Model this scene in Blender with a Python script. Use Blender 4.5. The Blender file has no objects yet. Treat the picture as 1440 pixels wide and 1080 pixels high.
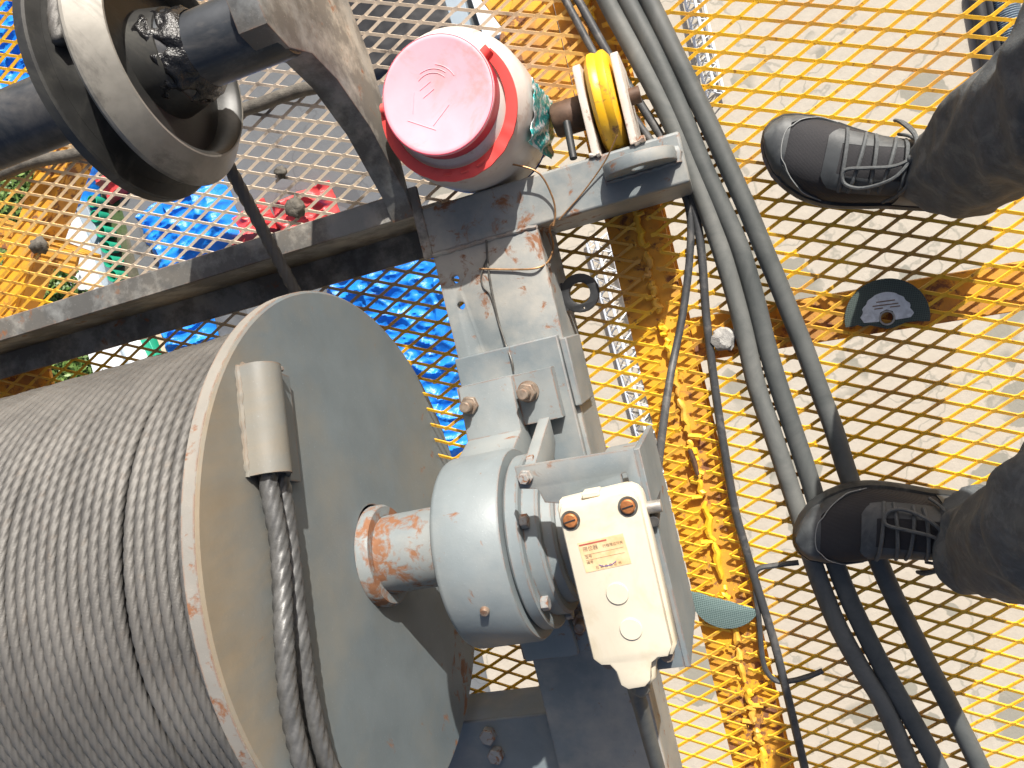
import bpy, bmesh, math, random
import numpy as np
from mathutils import Vector, Matrix, noise as mnoise
R = math.radians
random.seed(7)
scene = bpy.context.scene
C = scene.collection

# ------------------------------------------------------------------ camera
H = 1.2                      # height of the lens above the deck
FOC = 1100.0                 # focal length in photo pixels (1440 wide)
NAD = (1015.0, 416.0)        # where straight-down falls in the photo
ROLL = R(13.7)
_d = Vector((NAD[0]-720, -(NAD[1]-540), -FOC)).normalized()
_z = -_d
_x = Vector((math.cos(ROLL), math.sin(ROLL), 0)); _x = (_x - _z*_x.dot(_z)).normalized()
_y = _z.cross(_x)
W2C = Matrix((_x, _y, _z)).transposed()      # world axes as columns, camera space
C2W = W2C.transposed()
cam = bpy.data.cameras.new('camera'); cam.sensor_width = 36; cam.lens = FOC/1440*36
cam.clip_start = 0.02; cam.clip_end = 2000
camo = bpy.data.objects.new('camera', cam); C.objects.link(camo)
camo.matrix_world = Matrix.Translation((0, 0, H)) @ C2W.to_4x4()
scene.camera = camo

def at(px, py, z):
    """measured point: photo pixel -> place on the horizontal level z"""
    r = C2W @ Vector((px-720, -(py-540), -FOC))
    t = (z-H)/r.z
    return Vector((r.x*t, r.y*t, z))

# ------------------------------------------------------------------ light
SUN_EL, SUN_AZ = R(36), math.atan2(0.43, 0.903)
tosun = Vector((math.sin(SUN_AZ)*math.cos(SUN_EL), math.cos(SUN_AZ)*math.cos(SUN_EL), math.sin(SUN_EL)))
world = bpy.data.worlds.new('World'); scene.world = world; world.use_nodes = True
wn = world.node_tree.nodes; wl = world.node_tree.links
sky = wn.new('ShaderNodeTexSky'); sky.sky_type = 'NISHITA'; sky.sun_disc = False
sky.sun_elevation = SUN_EL; sky.sun_rotation = SUN_AZ; sky.air_density = .75; sky.dust_density = 5.0; sky.ozone_density = .6
bg = wn['Background']; bg.inputs['Strength'].default_value = 0.08
wl.new(sky.outputs[0], bg.inputs['Color'])
sl = bpy.data.lights.new('sun', 'SUN'); sl.energy = 4.9; sl.angle = R(0.55); sl.color = (1, .955, .88)
so = bpy.data.objects.new('sun', sl); C.objects.link(so)
so.rotation_euler = (-tosun).to_track_quat('-Z', 'Y').to_euler(); so.location = tosun*6
vs = scene.view_settings; vs.view_transform = 'Standard'; vs.look = 'None'; vs.gamma = 1
vs.exposure = 0.60; vs.use_curve_mapping = False
scene.cycles.max_bounces = 6; scene.cycles.use_denoising = True

# ------------------------------------------------------------------ helpers
class MB:
    def __init__(s): s.v = []; s.f = []; s.sm = []
    def add(s, vs, fs, smooth=False):
        o = len(s.v); s.v += [tuple(v) for v in vs]
        for f in fs: s.f.append([i+o for i in f]); s.sm.append(smooth)
        return s
    def box(s, lo, hi, rz=0, piv=None):
        x0, y0, z0 = lo; x1, y1, z1 = hi
        vs = [Vector(p) for p in ((x0,y0,z0),(x1,y0,z0),(x1,y1,z0),(x0,y1,z0),(x0,y0,z1),(x1,y0,z1),(x1,y1,z1),(x0,y1,z1))]
        if rz:
            c = Vector(piv) if piv else Vector(((x0+x1)/2,(y0+y1)/2,0)); m = Matrix.Rotation(rz,3,'Z')
            vs = [m@(v-c)+c for v in vs]
        return s.add(vs, [(0,3,2,1),(4,5,6,7),(0,1,5,4),(1,2,6,5),(2,3,7,6),(3,0,4,7)])
    def lathe(s, prof, org, axis=(0,0,1), n=48, closed=False, smooth=True):
        """prof: list of (radius, height along axis)"""
        ax = Vector(axis).normalized(); u = ax.orthogonal().normalized(); w = ax.cross(u); o = Vector(org)
        vs = []; fs = []
        for r, h in prof:
            for k in range(n):
                a = 2*math.pi*k/n; vs.append(o+ax*h+(u*math.cos(a)+w*math.sin(a))*r)
        m = len(prof)
        for i in range(m-1 if not closed else m):
            j = (i+1) % m
            for k in range(n):
                l = (k+1) % n; fs.append((i*n+k, i*n+l, j*n+l, j*n+k))
        s.add(vs, fs, smooth)
        return s
    def cyl(s, p0, p1, r, n=24, r1=None, cap=True):
        p0 = Vector(p0); p1 = Vector(p1); d = p1-p0; L = d.length; r1 = r if r1 is None else r1
        prof = ([(0,0)] if cap else [])+[(r,0),(r1,L)]+([(0,L)] if cap else [])
        return s.lathe(prof, p0, d, n)
    def tube(s, pts, r, n=10, cap=True, rad=None):
        pts = [Vector(p) for p in pts]; m = len(pts); vs = []; fs = []
        nrm = None
        for i, p in enumerate(pts):
            t = (pts[min(i+1,m-1)]-pts[max(i-1,0)]).normalized()
            if nrm is None:
                nrm = t.orthogonal().normalized()
            nrm = (nrm - t*nrm.dot(t)).normalized(); b = t.cross(nrm)
            rr = r if rad is None else rad[i]
            for k in range(n):
                a = 2*math.pi*k/n; vs.append(p+(nrm*math.cos(a)+b*math.sin(a))*rr)
        for i in range(m-1):
            for k in range(n):
                l = (k+1)%n; fs.append((i*n+k, i*n+l, (i+1)*n+l, (i+1)*n+k))
        if cap: fs += [tuple(range(n))[::-1], tuple(range((m-1)*n, m*n))]
        return s.add(vs, fs, True)
    def hexn(s, p0, p1, r):  return s.lathe([(0,0),(r,0),(r,(Vector(p1)-Vector(p0)).length),(0,(Vector(p1)-Vector(p0)).length)], p0, Vector(p1)-Vector(p0), 6, smooth=False)
    def build(s, name, mat, parent=None, bevel=0, seg=2, sharp=38):
        me = bpy.data.meshes.new(name); org = Vector((0,0,0))
        if parent is not None:
            q = parent
            while q is not None: org += q.location; q = q.parent
        me.from_pydata([tuple(Vector(v)-org) for v in s.v], [], s.f)
        me.polygons.foreach_set('use_smooth', s.sm)
        return finish(me, name, mat, parent, bevel, seg, sharp, None)

def finish(me, name, mat, parent, bevel=0, seg=2, sharp=38, loc=None):
    me.validate(); me.update()
    bm = bmesh.new(); bm.from_mesh(me); bmesh.ops.remove_doubles(bm, verts=bm.verts, dist=1e-6)
    bmesh.ops.recalc_face_normals(bm, faces=bm.faces); bm.to_mesh(me); bm.free()
    if sharp: me.set_sharp_from_angle(angle=R(sharp))
    if mat: me.materials.append(mat)
    o = bpy.data.objects.new(name, me); C.objects.link(o)
    if parent is not None: o.parent = parent
    if bevel:
        b = o.modifiers.new('bevel', 'BEVEL'); b.width = bevel; b.segments = seg; b.limit_method = 'ANGLE'; b.angle_limit = R(35)
    return o

def plate(loops, thick, mtx, bevel=0.0):
    """flat plate with holes: loops in (u,v), thickness centred on w=0, mapped by mtx; returns (verts, faces)"""
    cu = bpy.data.curves.new('t', 'CURVE'); cu.dimensions = '2D'; cu.fill_mode = 'BOTH'
    cu.extrude = max(thick/2-bevel, 0.0002); cu.bevel_depth = bevel; cu.bevel_resolution = 1
    for L in loops:
        sp = cu.splines.new('POLY'); sp.points.add(len(L)-1); sp.use_cyclic_u = True
        for p, q in zip(sp.points, L): p.co = (q[0], q[1], 0, 1)
    ob = bpy.data.objects.new('t', cu); C.objects.link(ob)
    dg = bpy.context.evaluated_depsgraph_get(); me = bpy.data.meshes.new_from_object(ob.evaluated_get(dg))
    vs = [mtx @ v.co for v in me.vertices]; fs = [tuple(p.vertices) for p in me.polygons]
    bpy.data.objects.remove(ob); bpy.data.curves.remove(cu); bpy.data.meshes.remove(me)
    return vs, fs
def frame_m(o, u, v):
    u = Vector(u).normalized(); v = Vector(v).normalized(); w = u.cross(v)
    m = Matrix((u, v, w)).transposed().to_4x4(); m.translation = Vector(o); return m
def circ(cx, cy, r, n=20, a0=0, a1=360):
    return [(cx+r*math.cos(R(a0+(a1-a0)*k/n)), cy+r*math.sin(R(a0+(a1-a0)*k/n))) for k in range(n)]
def rrect(x0, y0, x1, y1, r, n=5):
    o = []
    for cx, cy, a in ((x1-r,y1-r,0),(x0+r,y1-r,90),(x0+r,y0+r,180),(x1-r,y0+r,270)):
        o += [(cx+r*math.cos(R(a+90*k/n)), cy+r*math.sin(R(a+90*k/n))) for k in range(n+1)]
    return o
def smooth_path(pts, n=8):
    P = [Vector(p) for p in pts]; P = [P[0]*2-P[1]]+P+[P[-1]*2-P[-2]]; out = []
    for i in range(1, len(P)-2):
        for k in range(n):
            t = k/n; a, b, c, d = P[i-1:i+3]
            out.append(.5*((2*b)+(c-a)*t+(2*a-5*b+4*c-d)*t*t+(3*b-a-3*c+d)*t**3))
    out.append(P[-2]); return out
def tag(o, label=None, cat=None, group=None, kind=None):
    if label: o['label'] = label
    if cat: o['category'] = cat
    if group: o['group'] = group
    if kind: o['kind'] = kind
    return o
def empty(name, loc, label, cat, group=None):
    o = bpy.data.objects.new(name, None); o.empty_display_size = .05; C.objects.link(o); o.location = loc
    return tag(o, label, cat, group)

# ------------------------------------------------------------------ materials
def mat(name):
    m = bpy.data.materials.new(name); m.use_nodes = True; nt = m.node_tree
    return m, nt, nt.nodes['Principled BSDF']
def nd(nt, t, **kw):
    n = nt.nodes.new(t)
    for k, v in kw.items():
        if k in n.inputs: n.inputs[k].default_value = v
        else: setattr(n, k, v)
    return n
def coords(nt, scale=(1,1,1), rot=(0,0,0)):
    tc = nd(nt, 'ShaderNodeTexCoord'); mp = nd(nt, 'ShaderNodeMapping'); mp.inputs['Scale'].default_value = scale; mp.inputs['Rotation'].default_value = rot
    nt.links.new(tc.outputs['Object'], mp.inputs['Vector']); return mp.outputs[0]
def noi(nt, vec, scale, detail=5, rough=.6, dist=0.0):
    n = nd(nt, 'ShaderNodeTexNoise', Scale=scale, Detail=detail, Roughness=rough, Distortion=dist); nt.links.new(vec, n.inputs['Vector']); return n.outputs['Fac']
def ramp(nt, fac, stops):
    r = nd(nt, 'ShaderNodeValToRGB'); e = r.color_ramp.elements
    while len(e) < len(stops): e.new(.5)
    for x, (p, c) in zip(e, stops): x.position = p; x.color = (c, c, c, 1) if not isinstance(c, tuple) else (*c, 1)
    nt.links.new(fac, r.inputs[0]); return r.outputs[0]
def mix(nt, fac, a, b, mode='MIX'):
    n = nd(nt, 'ShaderNodeMix', data_type='RGBA', blend_type=mode)
    for i, x in ((0, fac), (6, a), (7, b)):
        if isinstance(x, (tuple, float, int)): n.inputs[i].default_value = (*x, 1) if isinstance(x, tuple) else x
        else: nt.links.new(x, n.inputs[i])
    return n.outputs[2]
def mathn(nt, op, a, b=0.0):
    n = nd(nt, 'ShaderNodeMath', operation=op)
    for i, x in ((0, a), (1, b)):
        if isinstance(x, (float, int)): n.inputs[i].default_value = x
        else: nt.links.new(x, n.inputs[i])
    return n.outputs[0]
def bump(nt, b, h, strength, dist):
    n = nd(nt, 'ShaderNodeBump', Strength=strength, Distance=dist); nt.links.new(h, n.inputs['Height']); nt.links.new(n.outputs[0], b.inputs['Normal'])
def edge_mask(nt, radius=.004):
    bv = nd(nt, 'ShaderNodeBevel', samples=4); bv.inputs['Radius'].default_value = radius
    g = nd(nt, 'ShaderNodeNewGeometry'); d = nd(nt, 'ShaderNodeVectorMath', operation='DOT_PRODUCT')
    nt.links.new(bv.outputs[0], d.inputs[0]); nt.links.new(g.outputs['Normal'], d.inputs[1])
    return ramp(nt, d.outputs['Value'], [(.86, 1.0), (.99, 0.0)])

RUST = (.15, .062, .030); RUSTL = (.27, .13, .065)
def painted(name, base, dust=(.36,.335,.29), rust=.5, dustamt=.5, rough=.48, edge=True, scale=1.0, grime=None, gamt=.0, spec=.5):
    m, nt, b = mat(name); v = coords(nt)
    big = noi(nt, v, 7*scale, 6, .62); mid = noi(nt, v, 38*scale, 6, .65, .4); fine = noi(nt, v, 420*scale, 3, .6)
    col = mix(nt, ramp(nt, noi(nt, v, 15*scale, 5, .6), [(.35,0.0),(.7,1.0)]), base, tuple(min(1, c*1.16+.008) for c in base))
    col = mix(nt, mathn(nt,'MULTIPLY', ramp(nt, big, [(.44,0.0),(.68,1.0)]), dustamt), col, dust)
    if grime: col = mix(nt, mathn(nt,'MULTIPLY', ramp(nt, noi(nt, v, 11*scale, 7, .7), [(.42,0.0),(.56,1.0)]), gamt), col, grime)
    col = mix(nt, ramp(nt, fine, [(.66,0.0),(.74,.55)]), col, tuple(min(1, c*1.6+.05) for c in base))
    rm = ramp(nt, mathn(nt,'ADD', mathn(nt,'MULTIPLY', mid, .62), mathn(nt,'MULTIPLY', noi(nt, v, 4.3*scale, 3), .38)), [(.63-.10*rust,0.0),(.68-.09*rust,1.0)])
    if edge:
        em = mathn(nt, 'MULTIPLY', edge_mask(nt), ramp(nt, noi(nt, v, 60*scale, 5), [(.42,0.0),(.55,1.0)]))
        rm = mathn(nt, 'MAXIMUM', rm, mathn(nt,'MULTIPLY', em, .8))
    rc = mix(nt, noi(nt, v, 140*scale, 4), RUST, RUSTL)
    col = mix(nt, rm, col, rc)
    nt.links.new(col, b.inputs['Base Color'])
    nt.links.new(mathn(nt,'ADD', mathn(nt,'MULTIPLY', mathn(nt,'MAXIMUM', rm, ramp(nt, big, [(.4,0.0),(.7,.7)])), .35), rough), b.inputs['Roughness'])
    b.inputs['Specular IOR Level'].default_value = spec
    bump(nt, b, mathn(nt,'ADD', mathn(nt,'MULTIPLY', rm, -.5), mathn(nt,'ADD', mid, mathn(nt,'MULTIPLY', fine, .25))), .35, .0012)
    return m
def plain(name, base, rough=.6, var=.25, scale=30, metallic=0, bstr=.25, bdist=.0008, stain=None, samt=.6, spec=.5, soft=(.5,.62)):
    m, nt, b = mat(name); v = coords(nt)
    n1 = noi(nt, v, scale, 6, .62); n2 = noi(nt, v, scale*9, 3)
    col = mix(nt, ramp(nt, n1, [(.3,0.0),(.72,1.0)]), tuple(c*(1-var) for c in base), tuple(min(1,c*(1+var)) for c in base))
    if stain: col = mix(nt, mathn(nt,'MULTIPLY', ramp(nt, noi(nt, v, scale*.55, 7, .7, .6), [(soft[0],0.0),(soft[1],1.0)]), samt), col, stain)
    nt.links.new(col, b.inputs['Base Color']); b.inputs['Metallic'].default_value = metallic
    b.inputs['Specular IOR Level'].default_value = spec
    nt.links.new(mathn(nt,'ADD', mathn(nt,'MULTIPLY', n1, .3), rough-.15), b.inputs['Roughness'])
    bump(nt, b, mathn(nt,'ADD', n1, mathn(nt,'MULTIPLY', n2, .4)), bstr, bdist)
    return m

M = {}
GREY = (.150, .178, .192)
M['grey'] = painted('grey_paint', GREY, rust=.42, dustamt=.6)
M['greyrust'] = painted('grey_paint_rusty', (.165,.188,.195), dust=(.40,.37,.32), rust=.44, dustamt=.85)
M['greydust'] = painted('grey_paint_dusty', (.20,.205,.20), dust=(.42,.375,.31), rust=.35, dustamt=.95, grime=(.05,.046,.042), gamt=.7)
M['flange'] = painted('flange_paint', (.120,.145,.157), dust=(.20,.188,.155), rust=.5, dustamt=.62, scale=.8)
M['housing'] = painted('housing_paint', (.172,.200,.212), rust=.40, dustamt=.3)
def rust_runs(m, lo, hi):
    nt = m.node_tree; b = nt.nodes['Principled BSDF']; src = b.inputs['Base Color'].links[0].from_socket; v = coords(nt)
    sx = nd(nt, 'ShaderNodeSeparateXYZ'); nt.links.new(v, sx.inputs[0])
    f = mathn(nt,'ADD', mathn(nt,'ADD', sx.outputs[2], mathn(nt,'MULTIPLY', sx.outputs[1], .25)), mathn(nt,'MULTIPLY', noi(nt, coords(nt, (1,9,2.2)), 3.0, 6, .65), .26))
    nt.links.new(mix(nt, mathn(nt,'MULTIPLY', ramp(nt, f, [(lo,0.0),(hi,1.0)]), .8), src, mix(nt, noi(nt, v, 16, 5), (.17,.125,.07), (.30,.25,.18))), b.inputs['Base Color'])
rust_runs(M['flange'], .66, .82)
M['rim'] = painted('worn_flange_rim', (.215,.205,.185), dust=(.29,.26,.22), rust=.8, dustamt=.6, scale=1.4)
M['shaft'] = painted('shaft_paint', (.17,.195,.205), rust=1.7, dustamt=.4)
M['rusty'] = painted('rusty_white_steel', (.50,.46,.41), dust=(.55,.5,.44), rust=.9, dustamt=.4)
M['beamyellow'] = painted('yellow_beam_paint', (.70,.36,.025), dust=(.33,.16,.055), rust=.95, dustamt=.9, edge=False, scale=1.2)
M['wheel'] = painted('yellow_wheel_paint', (.80,.44,.012), dust=(.45,.26,.05), rust=.8, dustamt=.6, rough=.34)
M['bolt'] = plain('bolt_steel', (.30,.24,.19), .5, .4, 90, .5, stain=(.25,.10,.04))
M['nut'] = painted('painted_nut', (.24,.25,.25), rust=.9, dustamt=.4, scale=3)
M['brownaxle'] = plain('rust_brown_axle', (.10,.055,.035), .6, .4, 60, .2)
M['rubber'] = plain('black_cable_rubber', (.055,.062,.062), .60, .12, 22, bstr=.2, stain=(.17,.172,.163), samt=.6, soft=(.35,.8))
M['rubber2'] = plain('dusty_cable_rubber', (.075,.082,.080), .64, .12, 18, bstr=.2, stain=(.24,.238,.22), samt=.7, soft=(.35,.8))
M['thin'] = plain('thin_cable_sheath', (.05,.052,.055), .5, .2, 50, stain=(.16,.15,.14), samt=.5)
M['black'] = plain('black_steel', (.025,.026,.028), .55, .3, 60)
M['copper'] = plain('tie_wire', (.34,.19,.09), .45, .35, 120, .6)
M['darkwire'] = plain('dark_lead_wire', (.09,.085,.075), .5, .3, 120)
M['white_box'] = plain('cream_switch_casting', (.665,.600,.475), .42, .06, 18, bstr=.15, bdist=.0006, stain=(.50,.41,.25), samt=.40)
M['screw'] = plain('orange_brass_screw', (.44,.17,.06), .5, .3, 150, .4)
M['stone'] = plain('grey_mortar', (.36,.35,.33), .9, .35, 60, bstr=.8, bdist=.004)
M['bucket_lid'] = plain('faded_pink_lid', (.86,.40,.47), .55, .07, 20, stain=(.42,.26,.22), samt=.55)
M['lid_skirt'] = plain('red_lid_skirt', (.50,.02,.05), .4, .1, 30)
M['handle'] = plain('coral_plastic', (.78,.085,.075), .4, .08, 30)
M['steel'] = plain('worn_bare_steel', (.44,.42,.39), .40, .25, 25, .55, stain=(.11,.10,.085), samt=.8)
M['sheave'] = plain('dusty_sheave_iron', (.235,.222,.195), .40, .4, 11, .2, stain=(.06,.056,.048), samt=.8)
M['sheavedark'] = plain('greasy_shaded_sheave', (.030,.030,.029), .42, .5, 14, .1, stain=(.085,.082,.070), samt=.7)  # near-black: grease plus shade of the disc and groove painted into the colour
M['grease'] = plain('black_grease', (.012,.012,.013), .22, .3, 40, bstr=.9, bdist=.003)
M['shaftdark'] = plain('dark_oily_shaft', (.035,.04,.047), .34, .4, 14, .2, stain=(.16,.15,.14), samt=.5)
M['hose'] = plain('old_greasy_hose', (.10,.09,.075), .7, .45, 60, bstr=.8, bdist=.003)

def wire_rope_mat():
    m, nt, b = mat('steel_wire_rope'); v = coords(nt)
    n = noi(nt, v, 9, 6, .65); f = noi(nt, v, 600, 3, .7)
    col = mix(nt, ramp(nt, n, [(.3,0.0),(.7,1.0)]), (.080,.077,.073), (.165,.158,.147))
    col = mix(nt, ramp(nt, noi(nt, v, 60, 5), [(.58,0.0),(.78,.5)]), col, (.13,.10,.075))
    nt.links.new(col, b.inputs['Base Color']); b.inputs['Metallic'].default_value = .2; b.inputs['Roughness'].default_value = .5
    bump(nt, b, f, .5, .0012); return m
M['rope'] = wire_rope_mat()

def grating_mat():
    m, nt, b = mat('yellow_grating_paint'); v = coords(nt)
    n = noi(nt, v, 26, 5); big = noi(nt, v, 3.2, 5, .6)
    col = mix(nt, ramp(nt, n, [(.35,0.0),(.7,1.0)]), (.82,.46,.020), (.90,.53,.040))
    col = mix(nt, mathn(nt,'MULTIPLY', ramp(nt, noi(nt, v, 6.5, 5, .6), [(.47,0.0),(.60,1.0)]), .72), col, (.50,.24,.075))
    col = mix(nt, ramp(nt, noi(nt, v, 90, 4), [(.60,0.0),(.68,.8)]), col, (.30,.13,.04))
    # grey cement dust and grease that fell round the guide sheave
    sx = nd(nt, 'ShaderNodeSeparateXYZ'); nt.links.new(v, sx.inputs[0])
    dx = mathn(nt,'MULTIPLY', mathn(nt,'ADD', sx.outputs[0], .66), 1.15); dy = mathn(nt,'MULTIPLY', mathn(nt,'ADD', sx.outputs[1], -.42), 1.75)
    rr = mathn(nt,'ADD', mathn(nt,'SQRT', mathn(nt,'ADD', mathn(nt,'MULTIPLY', dx, dx), mathn(nt,'MULTIPLY', dy, dy))), mathn(nt,'MULTIPLY', big, .45))
    dm = ramp(nt, rr, [(.66,1.0),(.88,0.0)])
    col = mix(nt, mathn(nt,'MULTIPLY', dm, .93), col, mix(nt, n, (.50,.42,.34), (.64,.57,.49)))
    col = mix(nt, mathn(nt,'MULTIPLY', dm, ramp(nt, noi(nt, v, 13, 6, .7), [(.56,0.0),(.66,.85)])), col, (.16,.13,.11))
    nt.links.new(col, b.inputs['Base Color']); b.inputs['Roughness'].default_value = .45
    bump(nt, b, noi(nt, v, 220, 4), .3, .001); return m
M['grating'] = grating_mat()

def concrete_mat(name, base, dark, cut=.56, sc=1.0, lines=True):
    m, nt, b = mat(name); v = coords(nt)
    n = noi(nt, v, .35*sc, 8, .6); f = noi(nt, v, 9*sc, 6, .7)
    col = mix(nt, ramp(nt, f, [(.3,0.0),(.75,1.0)]), tuple(c*.9 for c in base), tuple(c*1.08 for c in base))
    col = mix(nt, ramp(nt, n, [(.3,0.0),(.7,.5)]), col, (base[0]*1.02, base[1]*.93, base[2]*.84))
    # scalloped damp patches with a shape of their own
    vo = nd(nt, 'ShaderNodeTexVoronoi', Scale=.85*sc, feature='SMOOTH_F1'); vo.inputs['Smoothness'].default_value = .25
    vm = nd(nt, 'ShaderNodeVectorMath', operation='ADD'); nx = nd(nt, 'ShaderNodeTexNoise', Scale=1.6*sc, Detail=4.0)
    nt.links.new(v, nx.inputs['Vector']); nt.links.new(v, vm.inputs[0]); nt.links.new(nx.outputs['Color'], vm.inputs[1]); nt.links.new(vm.outputs[0], vo.inputs['Vector'])
    st = mathn(nt,'MULTIPLY', ramp(nt, vo.outputs['Distance'], [(.33,1.0),(.345,0.0)]), ramp(nt, noi(nt, v, .55*sc, 3), [(cut-.02,0.0),(cut+.03,1.0)]))
    col = mix(nt, mathn(nt,'MULTIPLY', st, .85), col, dark)
    sp = ramp(nt, noi(nt, v, 5.5*sc, 2), [(.79,0.0),(.805,1.0)])
    col = mix(nt, mathn(nt,'MULTIPLY', sp, .7), col, tuple(c*.55 for c in dark))
    if lines:
        wv = nd(nt, 'ShaderNodeTexVoronoi', Scale=.55*sc, feature='DISTANCE_TO_EDGE'); nt.links.new(vm.outputs[0], wv.inputs['Vector'])
        col = mix(nt, ramp(nt, wv.outputs['Distance'], [(.004,.55),(.010,0.0)]), col, dark)
    nt.links.new(col, b.inputs['Base Color']); b.inputs['Roughness'].default_value = .85
    bump(nt, b, f, .3, .02); return m
M['concrete'] = concrete_mat('pale_concrete', (.445,.408,.345), (.235,.225,.185), cut=.455)
M['asphalt'] = concrete_mat('grey_yard_concrete', (.135,.145,.155), (.085,.09,.095), cut=.5)
M['soil'] = plain('yard_soil', (.11,.095,.07), .9, .4, 1.5, bstr=.5, bdist=.05, stain=(.05,.09,.025), samt=.9)
def tarp_mat(name, c, c2):
    m, nt, b = mat(name); v = coords(nt); n = noi(nt, v, 2.2, 6, .65)
    nt.links.new(mix(nt, ramp(nt, n, [(.3,0.0),(.7,1.0)]), c, c2), b.inputs['Base Color']); b.inputs['Roughness'].default_value = .32
    bump(nt, b, noi(nt, v, 7, 6, .65, .8), .6, .03); return m
M['blue'] = tarp_mat('blue_tarpaulin', (.010,.17,.66), (.02,.27,.86))
M['deepblue'] = tarp_mat('deep_blue_sheet', (.010,.07,.36), (.012,.13,.55))
M['red'] = tarp_mat('red_sheet', (.50,.03,.04), (.66,.10,.09))
M['whitesheet'] = plain('white_panel', (.72,.75,.78), .5, .08, 3, bstr=.1)
M['bluegrey'] = plain('bluish_grey_panel', (.30,.36,.41), .6, .12, 3)
M['green'] = plain('green_plastic', (.02,.33,.20), .4, .15, 3)
M['blackstuff'] = plain('black_pipe', (.03,.03,.032), .5, .3, 3)
M['timber'] = plain('pale_timber', (.52,.43,.31), .8, .2, 5)
def leaf_mat():
    m, nt, b = mat('leaf'); v = coords(nt)
    nt.links.new(mix(nt, ramp(nt, noi(nt, v, 3.0, 3), [(.35,0.0),(.65,1.0)]), (.045,.11,.02), (.15,.22,.05)), b.inputs['Base Color']); b.inputs['Roughness'].default_value = .5
    return m
M['leaf'] = leaf_mat()
M['stem'] = plain('woody_stem', (.10,.07,.04), .9, .3, 20)

# ------------------------------------------------------------------ the yard far below
GZ = -10.0
def sheet(name, pts, z, m, kind='structure'):
    mb = MB(); mb.add([(p[0],p[1],z) for p in pts], [tuple(range(len(pts)))]); o = mb.build(name, m, sharp=0); tag(o, kind=kind); return o
sheet('ground', [(-400,-400),(400,-400),(400,400),(-400,400)], GZ-.02, M['soil'])
sheet('concrete_yard', [(-5.2,-26),(30,-26),(30,30),(-2.0,30),(-2.2,4.2),(-4.6,1.5)], GZ, M['concrete'])
sheet('grey_pavement', [(-9.2,-26),(-5.2,-26),(-4.6,1.5),(-2.2,4.2),(-2.0,30),(-9.0,30)], GZ-.006, M['asphalt'])

def tarp(label, cx, cy, sx, sy, h, m, seed, rz=0, group=None, nx=56, ny=56, crease=.10):
    rng = random.Random(seed); vs = []; fs = []; off = Vector((seed*3.7, seed*1.3, 0))
    cr, sr = math.cos(rz), math.sin(rz)
    for j in range(ny+1):
        for i in range(nx+1):
            u = i/nx*2-1; w = j/ny*2-1
            e = max(abs(u), abs(w)); prof = 1-max(0, (e-.72)/.28)**2
            q = Vector((u*sx*1.3, w*sy*1.3, 0))+off
            rid = (1-abs(mnoise.noise(q*1.9))*2)**3; rid2 = (1-abs(mnoise.noise(Vector((q.x*2.2,q.y*5.5,0))+Vector((9,3,1))))*2)**3
            z = h*prof*(.75+.35*mnoise.noise(q*.9)) + crease*rid*(.4+.6*prof) + crease*.5*rid2
            z = max(z, .01)
            wob = 1+.06*mnoise.noise(Vector((u*2, w*2, seed)))
            x, y = u*sx*wob, w*sy*wob
            vs.append((cx+x*cr-y*sr, cy+x*sr+y*cr, GZ+.004+z))
    for j in range(ny):
        for i in range(nx):
            a = j*(nx+1)+i; fs.append((a, a+1, a+nx+2, a+nx+1))
    vs += [(v[0], v[1], GZ+.004) for v in vs]; n0 = (nx+1)*(ny+1)
    ring = [i for i in range(nx+1)]+[j*(nx+1)+nx for j in range(1,ny+1)]+[ny*(nx+1)+i for i in range(nx-1,-1,-1)]+[j*(nx+1) for j in range(ny-1,0,-1)]
    for a, b in zip(ring, ring[1:]+ring[:1]): fs.append((a, b, b+n0, a+n0))
    used = sorted({i for f in fs for i in f}); mp = {k: i for i, k in enumerate(used)}
    mb = MB(); mb.add([vs[i] for i in used], [[mp[i] for i in f] for f in fs], True)
    o = mb.build('tarpaulin', m, sharp=60); tag(o, label, 'tarpaulin', group); return o
def g(px, py): p = at(px, py, GZ+.2); return p.x, p.y
BT = 'blue tarpaulins on the yard'
x, y = g(562, 500); tarp('large crumpled bright blue tarpaulin seen between the drum flange and the frame', x, y, 1.15, 1.75, .55, M['blue'], 1, R(-8), BT, 110, 140, .09)
x, y = g(262, 318); tarp('blue tarpaulin below the guide sheave beside the red sheet', x, y, .85, .62, .4, M['blue'], 2, R(12), BT)
x, y = g(262, 470); tarp('small blue tarpaulin between frame channel and wound rope', x, y, .45, .32, .3, M['blue'], 3, 0, BT)
x, y = g(28, 55); tarp('blue tarpaulin in the upper left corner of the yard', x, y, .75, 1.0, .4, M['blue'], 4, R(-10), BT)
x, y = g(104, 238); tarp('narrow deep blue sheet beside the white panel roof', x, y, .32, .72, .3, M['blue'], 5, R(-15), BT)
x, y = g(425, 300); tarp('crumpled red sheet right of the hanging rope', x, y, .52, .36, .25, M['red'], 6, R(5), 'red sheets on the yard')
x, y = g(345, 318); tarp('red sheet strip left of the hanging rope', x, y, .42, .28, .2, M['red'], 7, R(15), 'red sheets on the yard')
x, y = g(152, 258); tarp('dark red bundle half hidden by the guide sheave', x, y, .25, .22, .2, M['red'], 8, R(15), 'red sheets on the yard')
x, y = g(600, 640); tarp('strip of blue tarpaulin under the bearing foot', x, y, .6, .9, .4, M['blue'], 9, 0, BT)
x, y = g(560, 20); tarp('dark flat sheet beside the pink bucket lid', x, y, .9, .7, .12, M['blackstuff'], 10, 0, crease=.012)

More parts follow.
